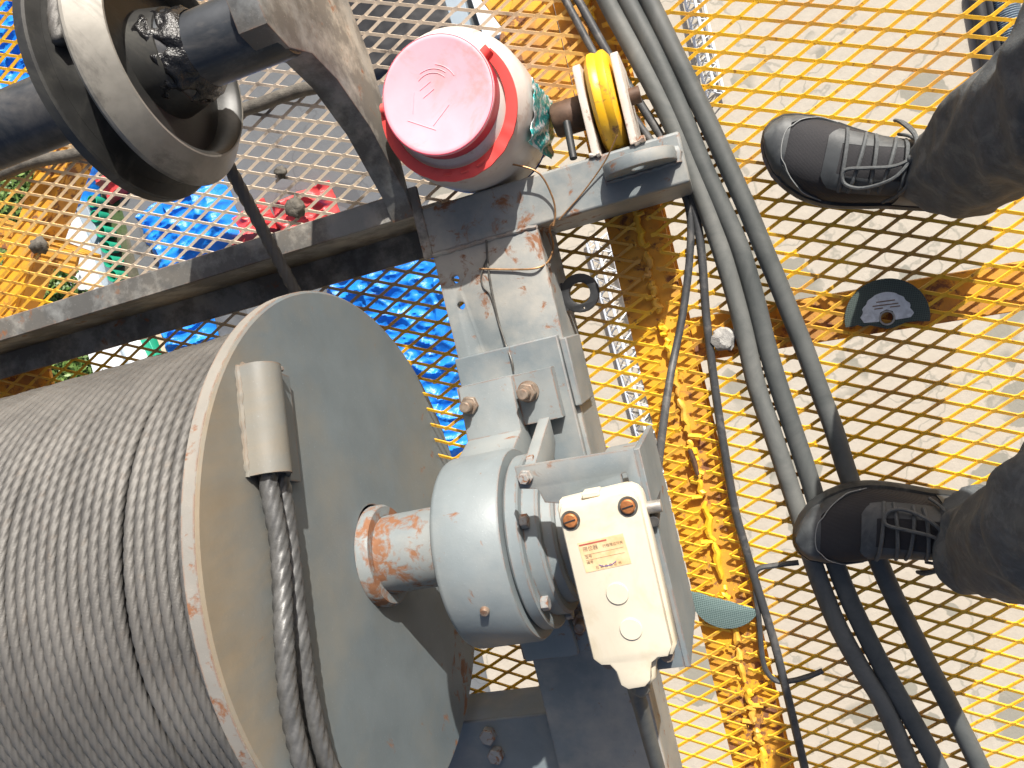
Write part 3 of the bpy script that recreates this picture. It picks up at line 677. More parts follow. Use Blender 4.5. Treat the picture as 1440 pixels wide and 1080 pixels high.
MB().lathe([(.0515,HX1+.002),(.104,HX1+.002),(.107,HX1+.005),(.107,HX1+.018),(.104,HX1+.020),(.092,HX1+.020),(.092,HX1+.036),(.089,HX1+.039),(.080,HX1+.039),(.078,HX1+.050),(.074,HX1+.053),(.068,HX1+.053),(.066,HX1+.060),(.0515,HX1+.060)], (0,AY-.014,AZ), (1,0,0), 72, closed=True).build('end_cover', M['housing'], bh, sharp=25)
for k in range(6):
    a = R(62+60*k); c = Vector((HX1+.0205, AY-.014+.098*math.cos(a), AZ+.098*math.sin(a)))
    MB().hexn(c, c+Vector((.009,0,0)), .0085).build('bolt', M['nut'], bh, .0008)
c = Vector((-.325, AY-.052, AZ+.108)); nn = Vector((0,-.33,.94)).normalized()
MB().lathe([(0,0),(.0085,0),(.0085,.003),(.0055,.004),(.0055,.008),(.0045,.011),(0,.0115)], c-nn*.001, nn, 16).build('grease_nipple', M['bolt'], bh)
MB().box((HX1+.064,AY-.130,AZ-.06),(HX1+.071,AY-.095,AZ+.062)).build('stop_bar', M['housing'], bh, .001)

# ------------------------------------------------------------------ switch bracket and limit switch
bk = empty('switch_bracket', (-.16,-.25,FT), 'grey bent plate bracket carrying the cream limit switch', 'bracket')
ZB = .415; KB = .963
vs, fs = plate([[(a_*KB, b_*KB) for a_, b_ in L_] for L_ in ([(-.252,-.129),(-.122,-.134),(-.122,-.372),(-.170,-.372),(-.196,-.335),(-.207,-.20),(-.212,-.176),(-.228,-.172),(-.232,-.156),(-.252,-.152)], rrect(-.141,-.172,-.133,-.156,.0035))], .007, frame_m((0,0,ZB),(1,0,0),(0,1,0)), .0008)
mb = MB(); mb.add(vs, fs); mb.build('top_plate', M['grey'], bk)
MB().box((-.1172,-.360,.27),(-.1108,-.129,ZB+.0035)).build('side_plate', M['grey'], bk, .001)
MB().box((-.190,-.170,.1555),(-.1225,-.163,ZB-.0038)).build('back_plate', M['grey'], bk, .001)
MB().hexn((-.2335,-.1358,ZB+.0036), (-.2335,-.1358,ZB+.009), .0085).build('bolt', M['nut'], bk, .0008)
MB().hexn((-.2335,-.1358,ZB+.009), (-.2335,-.1358,ZB+.016), .0062).build('bolt', M['nut'], bk, .0008)
ls = empty('limit_switch', (-.16,-.25,ZB+.0035), 'cream cast limit switch box with paper label and orange screws', 'switch box')
ZT = .449
def sw(x, y): return (x, y)
out = [(-.1905,-.1655),(-.132,-.1625),(-.1265,-.1632),(-.1218,-.1662),(-.1190,-.1705),(-.1180,-.176),(-.1195,-.325),(-.1245,-.333)]
out += [(-.1325+.010*math.cos(R(a)),-.343+.010*math.sin(R(a))) for a in (85,120,150,180)][0:0]
out += [(-.134,-.333),(-.142,-.338),(-.146,-.348),(-.1475,-.356),(-.1535,-.361),(-.175,-.362),(-.180,-.358),(-.1815,-.344),(-.187,-.335),(-.196,-.334),(-.2015,-.328),(-.2005,-.172),(-.1975,-.166)]
vs, fs = plate([out], .021, frame_m((0,0,ZB+.0142),(1,0,0),(0,1,0)), .003); mb = MB(); mb.add(vs, fs, True); mb.build('housing', M['white_box'], ls, sharp=45)
cov = [(x+( .003 if x < -.16 else -.003), y+(.003 if y < -.25 else -.003)) for x, y in out]
vs, fs = plate([cov], .016, frame_m((0,0,ZT-.0068),(1,0,0),(0,1,0)), .0025); mb = MB(); mb.add(vs, fs, True); mb.build('cover', M['white_box'], ls, sharp=45)
for cx, cy in ((-.1605,-.262),(-.1555,-.2995)):
    MB().lathe([(0,0),(.0112,0),(.0112,.0011),(.0106,.0016),(0,.0016)], (cx,cy,ZT+.0013), (0,0,1), 40).build('cap', M['white_box'], ls, sharp=15)
for cx, cy in ((-.1895,-.1815),(-.1300,-.1775)):
    MB().lathe([(.0076,0),(.0098,0),(.0098,.0012),(.0076,.0012)], (cx,cy,ZT+.0012), (0,0,1), 28, closed=True).build('screw_seat', M['darkwire'], ls)
    s_ = MB().lathe([(0,0),(.0072,0),(.0072,.003),(.006,.0042),(0,.0044)], (cx,cy,ZT+.0012), (0,0,1), 28).build('screw', M['screw'], ls)
    MB().box((cx-.0058,cy-.0006,ZT+.0057),(cx+.0058,cy+.0006,ZT+.0062), R(8)).build('slot', M['black'], s_)
MB().box((-.174,-.1640,ZB+.012),(-.156,-.158,ZT-.003)).build('hinge_lip', M['white_box'], ls, .0015)
for cx in (-.191,-.130): MB().lathe([(0,0),(.007,0),(.007,.012),(0,.012)], (cx,-.340,ZB+.0036), (0,0,1), 16).build('screw', M['bolt'], ls)
MB().cyl((-.1175,-.188,ZB+.013), (-.101,-.188,ZB+.013), .0065, 16).build('cable_gland', M['steel'], ls)
# paper label: aged sheet with lines of print
lb = Matrix.Translation((-.1660,-.2215,ZT+.0016)) @ Matrix.Rotation(R(2), 4, 'Z')
def label_mat():
    m, nt, b = mat('aged_paper_label'); v = coords(nt)
    col = mix(nt, ramp(nt, noi(nt, v, 90, 5), [(.3,0.0),(.7,1.0)]), (.66,.42,.20), (.76,.58,.36)); nt.links.new(col, b.inputs['Base Color']); b.inputs['Roughness'].default_value = .8; return m
M['label'] = label_mat(); M['ink'] = plain('label_ink', (.22,.15,.10), .8, .2, 100); M['inkred'] = plain('label_red_ink', (.42,.10,.07), .8, .2, 100); M['inkblue'] = plain('pen_ink', (.10,.07,.32), .6, .2, 100)
LC = Vector((-.1640,-.2200,ZT+.0014))
mb = MB(); mb.box((LC.x-.0235,LC.y-.0155,LC.z-.0002),(LC.x+.0235,LC.y+.0155,LC.z+.0002), R(3)); lab = mb.build('label', M['label'], ls)
def text(body, x, y, size, m, parent, rz=R(3), z=None):
    cu = bpy.data.curves.new('t','FONT'); cu.body = body; cu.size = size; cu.align_x = 'CENTER'; cu.extrude = .00005
    ob = bpy.data.objects.new('t', cu); C.objects.link(ob); dg = bpy.context.evaluated_depsgraph_get(); me = bpy.data.meshes.new_from_object(ob.evaluated_get(dg)); bpy.data.objects.remove(ob)
    mt = Matrix.Translation(Vector((x, y, z))) @ Matrix.Rotation(rz,4,'Z')
    me.transform(mt)
    org = Vector((0,0,0)); q = parent
    while q is not None: org += q.location; q = q.parent
    me.transform(Matrix.Translation(-org)); me.materials.append(m); o = bpy.data.objects.new('print', me); C.objects.link(o); o.parent = parent; return o
zt = LC.z+.00035
MB().box((LC.x-.0225,LC.y+.0120,LC.z+.0003),(LC.x+.006,LC.y+.0136,LC.z+.0004), R(3), (LC.x,LC.y,0)).build('print', M['inkred'], ls)
text('\u9650\u4f4d\u5668', LC.x-.0125, LC.y+.0055, .0052, M['ink'], ls, z=zt)
text('\u884c\u7a0b\u9650\u4f4d\u5f00\u5173', LC.x+.0105, LC.y+.0066, .0035, M['ink'], ls, z=zt)
MB().box((LC.x-.020,LC.y+.0020,LC.z+.0003),(LC.x+.020,LC.y+.0023,LC.z+.0004), R(3), (LC.x,LC.y,0)).build('print', M['ink'], ls)
MB().box((LC.x-.020,LC.y-.0035,LC.z+.0003),(LC.x+.020,LC.y-.0032,LC.z+.0004), R(3), (LC.x,LC.y,0)).build('print', M['ink'], ls)
text('\u578b\u53f7', LC.x-.016, LC.y-.0022, .0036, M['ink'], ls, z=zt); text('\u7f16\u53f7', LC.x-.016, LC.y-.0080, .0036, M['ink'], ls, z=zt)
text('\u65e5 \u671f \u5408 \u683c \u8bc1 \u4e66', LC.x+.0015, LC.y-.0138, .0036, M['ink'], ls, z=zt)
MB().tube(smooth_path([(LC.x-.008,LC.y-.0105,zt),(LC.x-.004,LC.y-.0125,zt),(LC.x+.004,LC.y-.0125,zt),(LC.x+.010,LC.y-.0095,zt)]), .00035, 5).build('pen_mark', M['inkblue'], ls)

# ------------------------------------------------------------------ yellow roller behind the box beam
gr = empty('guide_roller', (-.09,.26,FT), 'yellow roller between two rusty white plates behind the box beam', 'roller')
WX, WY, WZ = -.0900, .2935, .088
MB().lathe([(.012,-.0165),(.062,-.0165),(.070,-.011),(.0705,-.006),(.068,.0),(.0705,.006),(.070,.011),(.062,.0165),(.012,.0165)], (WX,WY,WZ), (1,0,0), 64, closed=True).build('wheel', M['wheel'], gr, sharp=40)
sp = [(.2215,.030),(.2215,FT+.003),(.300,FT+.004),(.338,FT-.002),(.345,FT-.015),(.345,.030)]
for px in (-.1160,-.0645):
    vs, fs = plate([sp], .0105, frame_m((px,0,0),(0,1,0),(0,0,1)), .0012); mb = MB(); mb.add(vs, fs); mb.build('side_plate', M['rusty'], gr)
MB().cyl((-.170,WY,WZ), (-.045,WY,WZ), .0115, 24).build('axle', M['brownaxle'], gr)
MB().lathe([(0,-.168),(.0215,-.168),(.024,-.164),(.024,-.128),(.0215,-.1245),(0,-.1245)], (0,WY,WZ), (1,0,0), 32).build('axle_head', M['brownaxle'], gr)
MB().cyl((-.148,WY-.012,WZ+.024), (-.148,.228,WZ+.040), .0052, 12).build('locking_pin', M['black'], gr)
bead((-.124,.2225,FT+.001), (-.110,.2225,FT+.001), .004, 'rusty', 21, gr); bead((-.065,.2225,FT+.001), (-.050,.2225,FT+.001), .0045, 'rusty', 22, gr)

# ------------------------------------------------------------------ bucket
BX, BY, BZ = -.275, .3228, .004
bu = empty('plastic_bucket', (BX,BY,BZ), 'white plastic bucket with faded pink lid and red handle', 'bucket')
def bucket_mat():
    m, nt, b = mat('milky_bucket_plastic'); v = coords(nt)
    n = noi(nt, v, 14, 5); col = mix(nt, ramp(nt, n, [(.35,0.0),(.7,1.0)]), (.52,.45,.41), (.64,.59,.56))
    col = mix(nt, ramp(nt, noi(nt, v, 22, 6, .7), [(.56,0.0),(.68,.75)]), col, (.34,.20,.14))
    nt.links.new(col, b.inputs['Base Color']); b.inputs['Roughness'].default_value = .38
    b.inputs['Subsurface Weight'].default_value = .15; b.inputs['Subsurface Radius'].default_value = (.01,.008,.007); return m
M['bucket'] = bucket_mat()
MB().lathe([(0,0),(.078,0),(.084,.005),(.094,.05),(.0995,.10),(.1008,.14),(.1005,.18),(.096,.208),(.080,.224),(.0690,.233),(.0680,.250),(0,.250)], (BX,BY,BZ), (0,0,1), 72).build('body', M['bucket'], bu)
MB().lathe([(.0785,-.0004),(.0855,.004),(.0875,.012),(.0855,.012)], (BX,BY,BZ), (0,0,1), 64).build('base_ring', M['deepblue'], bu)
MB().lathe([(.0685,.226),(.0712,.224),(.0730,.227),(.0722,.2575),(.0700,.2575)], (BX,BY,BZ), (0,0,1), 72).build('lid_skirt', M['lid_skirt'], bu)
ld = MB().lathe([(0,.2570),(.0650,.2570),(.0670,.2576),(.0712,.2576),(.0728,.2566),(.0734,.2545),(.0730,.252)], (BX,BY,BZ), (0,0,1), 96).build('lid', M['bucket_lid'], bu)
# faint moulded marks on the lid: raised arcs and two short lines
LZ = BZ+.2571
for r_, a0, a1 in ((.024,35,125),(.029,40,110),(.034,20,70)):
    MB().tube([(BX-.005+r_*math.cos(R(a0+(a1-a0)*k/16)), BY+.004+r_*math.sin(R(a0+(a1-a0)*k/16)), LZ) for k in range(17)], .0006, 6).build('moulded_mark', M['bucket_lid'], ld)
for q in (((-.045,-.018),(-.012,-.040)),((-.014,-.034),(.012,-.016)),((-.02,.012),(-.004,.018)),((-.018,.002),(-.002,.008)),((-.036,-.012),(-.028,.012))):
    MB().tube([(BX+q[0][0],BY+q[0][1],LZ),(BX+q[1][0],BY+q[1][1],LZ)], .0005, 6).build('moulded_mark', M['bucket_lid'], ld)
# red bail handle folded against the south side
vs = []; fs = []; N = 60
for k in range(N+1):
    a = R(172+ (388-172)*k/N); t = math.sin(math.pi*k/N); rr = .0755+.0125*t; z = BZ+.236-.013*t
    mid = abs(k/N-.5) < .2; wv = .0028*math.sin(k*1.57) if mid else 0
    d = Vector((math.cos(a), math.sin(a), 0)); p = Vector((BX,BY,z))+d*rr
    wd = .009+.004*t
    vs += [p-d*.003+Vector((0,0,-.002)), p+d*(wd+wv*.2)+Vector((0,0,-.002)), p+d*(wd+wv*.2)+Vector((0,0,.0015)), p+d*.004+Vector((0,0,.002+max(0,wv))), p-d*.003+Vector((0,0,.0015))]
for k in range(N):
    for j in range(5): fs.append((k*5+j, k*5+(j+1)%5, (k+1)*5+(j+1)%5, (k+1)*5+j))
fs += [(0,1,2,3,4), tuple(range(N*5,N*5+5))[::-1]]
mb = MB(); mb.add(vs, fs, True); hd = mb.build('handle', M['handle'], bu, sharp=50)
for k in (25,29,33):
    a = R(172+216*k/N-4); MB().tube([(BX+.0915*math.cos(a+t_), BY+.0915*math.sin(a+t_), BZ+.2255-.0*abs(t_)) for t_ in [x_*.012 for x_ in range(-6,7)]], .0022, 6).build('grip_rib', M['handle'], hd)
for a in (172,388):
    d = Vector((math.cos(R(a)), math.sin(R(a)), 0)); MB().cyl(Vector((BX,BY,BZ+.236))+d*.068, Vector((BX,BY,BZ+.236))+d*.083, .008, 16).build('hinge', M['handle'], hd)
# silvery label peeling off the right side
def foil_mat():
    m, nt, b = mat('foil_label'); v = coords(nt)
    n = noi(nt, v, 55, 4, .6, 1.0); col = mix(nt, ramp(nt, n, [(.46,0.0),(.52,1.0)]), (.72,.75,.76), (.05,.42,.42)); col = mix(nt, ramp(nt, noi(nt, v, 130, 3), [(.6,0.0),(.66,1.0)]), col, (.85,.86,.86))
    nt.links.new(col, b.inputs['Base Color']); b.inputs['Metallic'].default_value = .35; b.inputs['Roughness'].default_value = .28
    bump(nt, b, noi(nt, v, 160, 4), .7, .002); return m
M['foil'] = foil_mat()
vs = []; fs = []; nu, nvv = 16, 18
for i in range(nu+1):
    for j in range(nvv+1):
        a = R(-40+44*i/nu); z = BZ+.055+.125*j/nvv; peel = max(0,(i/nu-.0)); pe = .006*math.sin(i*1.1+j*.7)*(.3+abs(i/nu-.5)) + .016*max(0,.5-i/nu)*(1-.4*j/nvv)
        rr = .1010+.002+abs(pe)+.0; vs.append(Vector((BX+rr*math.cos(a), BY+rr*math.sin(a), z+.004*math.sin(i*.8))))
for i in range(nu):
    for j in range(nvv): q = i*(nvv+1)+j; fs.append((q, q+1, q+nvv+2, q+nvv+1))
mb = MB(); mb.add(vs, fs, True); lbl = mb.build('label', M['foil'], bu, sharp=0); sd = lbl.modifiers.new('thick','SOLIDIFY'); sd.thickness = .0006

# ------------------------------------------------------------------ wires on the frame
def wire(label, pts, r, m, cat='wire', name='tie_wire', group=None, n=8):
    o = MB().tube(smooth_path(pts, n), r, 8).build(name, m); tag(o, label, cat, group); return o
wire('rusty tie wire curling from the bucket over the box beam', [at(688,229,.17), at(720,231,.165), at(757,243,.16), at(776,275,.150), at(781,300,.146), at(778,318,.146)], .0013, M['copper'], group='tie wires on the winch frame')
wire('thin straight wire crossing the box beam beside the lug', [at(868,190,.165), at(850,228,.150), at(820,270,.143), at(786,309,.1425)], .0010, M['copper'], group='tie wires on the winch frame')
wire('rusty wire hooked over the edge and lying across the beam plate', [at(778,313,.145), at(773,322,.138), at(778,345,.10), at(772,366,.13), at(755,377,.145), at(720,379,.1435), at(674,378,.143)], .0014, M['copper'], group='tie wires on the winch frame')
wire('dark doubled wire lying along the top of the frame beam', [at(684,337,.142), at(686,372,.1425), at(690,400,.1425), at(697,435,.1425), at(706,470,.1425), at(719,505,.158), at(722,522,.158)], .0016, M['darkwire'], group='tie wires on the winch frame')
wire('dark looped wire end beside the doubled wire on the beam', [at(686,360,.1425), at(677,385,.1425), at(679,402,.1425), at(690,416,.1425), at(700,450,.1425), at(714,492,.150)], .0012, M['darkwire'], group='tie wires on the winch frame')

# ------------------------------------------------------------------ cables over the deck
def cable(label, pts, r, m, group, z=None):
    P = [at(p[0], p[1], (p[2] if len(p) > 2 else (z or r+.003))) for p in pts]
    o = MB().tube(smooth_path(P, 6), r, 16).build('power_cable', m); tag(o, label, 'cable', group); return o
TK = 'thick black cables across the deck'
cable('thick black cable nearest the winch, leftmost of three', [(825,-60),(853,0),(895,78),(938,160),(975,245),(1000,310),(1023,380),(1045,460),(1063,540),(1084,602),(1103,660),(1124,725),(1142,787),(1163,845),(1182,888),(1212,942),(1242,990),(1282,1080),(1310,1140)], .0134, M['rubber2'], TK)
cable('thick black cable in the middle of the three', [(852,-60),(882,0),(922,78),(958,158),(987,230),(1017,295),(1041,350),(1062,420),(1078,485),(1094,540),(1114,600),(1134,660),(1154,725),(1174,790),(1194,842),(1215,887),(1243,942),(1270,990),(1320,1080),(1345,1140)], .0134, M['rubber'], TK)
cable('thick black cable nearest the shoes, rightmost of three', [(880,-60),(912,0),(950,78),(990,160),(1022,230),(1049,290),(1074,350),(1095,400),(1115,450),(1133,495),(1151,545),(1172,602),(1190,660),(1213,725),(1237,793),(1260,845),(1281,887),(1306,937),(1334,990),(1378,1080),(1400,1140)], .0134, M['rubber'], TK)
TN = 'thin cables beside the thick ones'
cable('thin black cable running down between frame end and thick cables', [(788,-40),(813,0),(858,80),(903,150),(942,212),(968,262),(979,305),(987,360),(993,443),(1003,527),(1015,610),(1033,713),(1047,765),(1060,810),(1087,897),(1103,960),(1130,1073),(1142,1130)], .0062, M['thin'], TN)
cable('thin grey cable ending at the limit switch gland', [(770,-40),(795,0),(836,76),(880,148),(922,208),(955,258),(970,300),(970,360,.012),(960,443,.02),(943,527,.05),(929,627,.16),(922,690,.33),(921,718,.405),(919,734,.428)], .0056, M['thin'], TN)
wire('dark bent wire hooked round the thin cable beside the cutting disc', [at(1123,791,.006), at(1090,795,.007), at(1064,802,.008), at(1062,830,.007), at(1067,870,.006), at(1072,925,.006), at(1080,947,.006), at(1094,958,.006), at(1115,957,.006), at(1140,950,.006), at(1157,943,.006)], .0042, M['thin'], 'wire', 'bent_wire')
# conduit below the limit switch
P = [at(893,965,ZB-.006), at(903,1000,ZB-.03), at(915,1045,ZB-.06), at(930,1100,ZB-.10), at(945,1170,ZB-.16)]
tag(MB().tube(smooth_path([Vector((-.1640,-.352,ZB+.0135)), Vector((-.1640,-.372,ZB+.012))]+P, 6), .0088, 14).build('conduit', M['rubber2']), 'grey conduit leaving the lower end of the limit switch', 'conduit')
tag(MB().tube([at(817,524,.034), at(823,565,.028), at(833,610,.020), at(839,645,.012)], .0068, 12).build('rubber_rod', M['thin']), 'short black rubber rod leaning beside the frame beam', 'rod')

# ------------------------------------------------------------------ litter on the deck
def disc_mat(name, base, lines):
    m, nt, b = mat(name); v = coords(nt, (1,1,1), (0,0,R(20)))
    w1 = nd(nt,'ShaderNodeTexWave', Scale=110.0, bands_direction='X'); w2 = nd(nt,'ShaderNodeTexWave', Scale=110.0, bands_direction='Y')
    for w in (w1,w2): nt.links.new(v, w.inputs['Vector']); w.inputs['Distortion'].default_value = .6; w.inputs['Detail Scale'].default_value = 3
    g_ = mathn(nt,'MAXIMUM', ramp(nt, w1.outputs['Fac'], [(.75,0.0),(.95,1.0)]), ramp(nt, w2.outputs['Fac'], [(.75,0.0),(.95,1.0)]))
    col = mix(nt, mathn(nt,'MULTIPLY', g_, .8), base, lines); nt.links.new(col, b.inputs['Base Color']); b.inputs['Roughness'].default_value = .8; bump(nt, b, g_, .5, .0008); return m
M['disc'] = disc_mat('green_cutting_disc', (.042,.058,.052), (.075,.10,.09)); M['disc2'] = disc_mat('pale_cutting_disc', (.07,.12,.115), (.24,.32,.31))
M['disclabel'] = plain('grey_disc_label', (.60,.63,.66), .7, .15, 120, stain=(.33,.35,.38), samt=.5)
def half_disc(label, c, Rr, a0, a1, rz, m, hole, paper):
    t = empty('cutting_disc', c, label, 'cutting disc', 'broken cutting discs on the deck')
    rg = random.Random(int(c[0]*1000)); n = 44
    arc = [(Rr*math.cos(R(a0+(a1-a0)*k/n)), Rr*math.sin(R(a0+(a1-a0)*k/n))) for k in range(n+1)]
    p0, p1 = Vector(arc[-1]), Vector(arc[0]); brk = []
    for k in range(1, 14):
        q = p0.lerp(p1, k/14); dd = (q.length); dip = -.012*math.exp(-(dd/.012)**2) if hole else 0
        nn = Vector((p1-p0)).normalized(); nn = Vector((nn.y,-nn.x)); brk.append(tuple(q+nn*(rg.uniform(-.0015,.0015)-dip)))
    loops = [arc+brk]
    if hole: loops.append(circ(0,0,.0080,20))
    vs, fs = plate(loops, .0028, frame_m(c,(math.cos(rz),math.sin(rz),0),(-math.sin(rz),math.cos(rz),0)), .0003); mb = MB(); mb.add(vs, fs); mb.build('disc', m, t)
    if paper:
        arc2 = [(.033*math.cos(R(a))*(1+.05*math.sin(a*.3)), .036*math.sin(R(a))) for a in range(4,177,6)]
        vs, fs = plate([arc2+[(-.030,-.003),(-.0105,-.004),(-.0105,.0),(-.008,.0085),(0,.0118),(.008,.0085),(.0105,.0),(.0105,-.004),(.030,-.003)]], .0006, frame_m((c[0],c[1],c[2]+.0019),(math.cos(rz),math.sin(rz),0),(-math.sin(rz),math.cos(rz),0))); mb = MB(); mb.add(vs, fs); pl = mb.build('paper_label', M['disclabel'], t)
        mb = MB(); mb.lathe([(.0081,0),(.0104,0),(.0104,.0024),(.0081,.0024)], Vector(c)+Vector((0,0,.0006)), (0,0,1), 28, closed=True); mb.build('bore_ring', M['steel'], t)
        u = Vector((math.cos(rz),math.sin(rz),0)); v_ = Vector((-math.sin(rz),math.cos(rz),0))
        for k, (a, b, y_) in enumerate(((-.012,.012,.0235),(-.017,.016,.0185),(-.015,-.004,.0145),(.005,.018,.0145))):
            MB().tube([Vector(c)+u*a+v_*y_+Vector((0,0,.0023)), Vector(c)+u*b+v_*y_+Vector((0,0,.0023))], .0008, 6).build('print', M['ink'], pl)
    return t
dc = at(1247,447,.006); half_disc('broken half of a dark green cutting disc with grey label', (dc.x,dc.y,.0062), .0545, -12, 186, R(-6), M['disc'], True, True)
dc = at(1020,836,.006); half_disc('broken pale green cutting disc segment on the deck beam', (dc.x,dc.y,.0062), .053, 176, 334, R(-10), M['disc2'], False, False)
c = at(1018,477,.012); n = 16; vs = []
for a in range(1,8):
    for j in range(n):
        th = math.pi*a/8; ph = 2*math.pi*j/n; d = Vector((math.sin(th)*math.cos(ph), math.sin(th)*math.sin(ph), math.cos(th)))
        q = d*.0185*(1+.38*mnoise.noise(d*1.6+Vector((4,1,7)))+.12*mnoise.noise(d*5)); q.z *= .55; q.x *= .85; vs.append(c+q)
tag(MB().add(vs, [(a*n+j, a*n+(j+1)%n, (a+1)*n+(j+1)%n, (a+1)*n+j) for a in range(6) for j in range(n)]+[tuple(range(n))[::-1], tuple(range(6*n,7*n))], True).build('mortar_lump', M['stone'], sharp=25), 'grey lump of mortar between the thin and thick cables', 'stone')
a, b = at(970,632,.006), at(981,668,.006)
tag(MB().tube([a, a.lerp(b,.5)+Vector((.001,0,.0008)), b], .0042, 8, rad=[.0035,.0045,.003]).build('rusty_stub', M['brownaxle']), 'short rusty metal stub on the deck seam', 'scrap')

# ------------------------------------------------------------------ the photographer
M['denim'] = plain('dark_washed_trousers', (.090,.100,.106), .85, .3, 70, bstr=.5, bdist=.002, stain=(.16,.172,.176), samt=.6)
def weave(name, base, hi):
    m, nt, b = mat(name); v = coords(nt)
    w1 = nd(nt,'ShaderNodeTexWave', Scale=260.0, bands_direction='X'); w2 = nd(nt,'ShaderNodeTexWave', Scale=190.0, bands_direction='Y')
    for w in (w1,w2): nt.links.new(v, w.inputs['Vector'])
    g_ = mathn(nt,'MULTIPLY', w1.outputs['Fac'], w2.outputs['Fac']); n = noi(nt, v, 22, 5)
    nt.links.new(mix(nt, mathn(nt,'MULTIPLY', g_, ramp(nt, n, [(.3,.3),(.7,1.0)])), base, hi), b.inputs['Base Color']); b.inputs['Roughness'].default_value = .75; bump(nt, b, g_, .5, .0008); return m
M['knit'] = weave('black_shoe_mesh', (.014,.014,.017), (.050,.048,.054))
M['shoelth'] = plain('charcoal_shoe_overlay', (.048,.053,.057), .5, .3, 30, stain=(.11,.115,.115), samt=.5)
M['shoesole'] = plain('black_shoe_sole', (.020,.022,.023), .6, .3, 40, stain=(.10,.10,.095), samt=.5)
M['lace'] = plain('dark_grey_lace', (.085,.092,.096), .7, .3, 200, bstr=.6)
M['stitch'] = plain('light_stitching', (.26,.27,.27), .7, .1, 200)
M['skin'] = plain('skin', (.50,.30,.20), .5, .08, 20); M['hair'] = plain('black_hair', (.012,.010,.009), .5, .3, 60); M['jacket'] = plain('dark_jacket', (.035,.04,.05), .8, .25, 12, bstr=.5, bdist=.002)
M['eye'] = plain('eye', (.6,.58,.55), .2, .02, 50)

def loft(mb, ctr, rad, n=28, sub=10, wr=None, flat=None):
    """closed tapered limb through ctr with radii rad; wr(point dir, t) adds cloth folds; flat = (x,y) scale per ring"""
    P = smooth_path(ctr, sub); m = len(P); k = len(ctr)-1; vs = []; nrm = None
    for i, p in enumerate(P):
        t = (P[min(i+1,m-1)]-P[max(i-1,0)]).normalized(); u = i/sub; a = min(int(u), k-1); f = u-a; f = f*f*(3-2*f); r = rad[a]*(1-f)+rad[a+1]*f
        fl = (1,1) if flat is None else tuple(flat[a][c]*(1-f)+flat[a+1][c]*f for c in (0,1))
        ex = Vector((1,0,0)); ex = (ex-t*ex.dot(t)).normalized(); ey = t.cross(ex)
        for j in range(n):
            g_ = 2*math.pi*j/n; d = ex*math.cos(g_)*fl[0]+ey*math.sin(g_)*fl[1]; rr = r*(1+(wr(p, g_, i/(m-1)) if wr else 0)); vs.append(p+d*rr)
    fs = [(i*n+j, i*n+(j+1)%n, (i+1)*n+(j+1)%n, (i+1)*n+j) for i in range(m-1) for j in range(n)]+[tuple(range(n))[::-1], tuple(range((m-1)*n, m*n))]
    mb.add(vs, fs, True)
def ball(mb, c, r, n=16):
    c = Vector(c); r = Vector(r) if not isinstance(r, (int,float)) else Vector((r,r,r)); vs = []
    for a in range(1,n):
        for j in range(2*n):
            th = math.pi*a/n; ph = math.pi*j/n; vs.append(c+Vector((r.x*math.sin(th)*math.cos(ph), r.y*math.sin(th)*math.sin(ph), r.z*math.cos(th))))
    m = 2*n; mb.add(vs, [(a*m+j, a*m+(j+1)%m, (a+1)*m+(j+1)%m, (a+1)*m+j) for a in range(n-2) for j in range(m)]+[tuple(range(m))[::-1], tuple(range((n-2)*m,(n-1)*m))], True)
def fuse(o, vox, smooth=6):
    r = o.modifiers.new('fuse','REMESH'); r.mode = 'VOXEL'; r.voxel_size = vox; r.use_smooth_shade = True
    s = o.modifiers.new('soft','SMOOTH'); s.iterations = smooth; s.factor = .5

A1, A2 = Vector((.312,.088,.095)), Vector((.252,-.383,.125))
K1, K2 = Vector((.365,.125,.48)), Vector((.272,-.250,.485)); H1, H2 = Vector((.485,-.01,.90)), Vector((.485,-.20,.90))
SHL = [Vector((.475,.085,1.385)), Vector((.475,-.295,1.385))]; ELB = [Vector((.53,.17,1.12)), Vector((.53,-.38,1.12))]; WRI = [Vector((.335,.01,1.13)), Vector((.335,-.22,1.13))]
mb = MB()
loft(mb, [A1-Vector((0,0,.06)), A1, A1.lerp(K1,.6), K1, K1.lerp(H1,.6), H1], [.034,.036,.050,.048,.066,.075])
loft(mb, [A2-Vector((0,0,.06)), A2, A2.lerp(K2,.6), K2, K2.lerp(H2,.6), H2], [.034,.036,.050,.048,.066,.075])
for A, dr_ in ((A1, Vector((-.914,.403,0))), (A2, Vector((-.970,.235,0)))):
    loft(mb, [A-Vector((0,0,.055))-dr_*.03, A-Vector((0,0,.058))+dr_*.06, A-Vector((0,0,.064))+dr_*.14, A-Vector((0,0,.066))+dr_*.19], [.030,.032,.030,.018])
loft(mb, [(.49,-.105,.86),(.50,-.105,1.0),(.49,-.105,1.15),(.48,-.105,1.32),(.475,-.105,1.40)], [.13,.12,.13,.14,.10], 36, flat=[(.8,1.15),(.75,1.05),(.78,1.1),(.75,1.3),(.6,1.4)])
loft(mb, [(.475,-.105,1.36),(.468,-.105,1.44),(.452,-.105,1.52)], [.06,.053,.055])
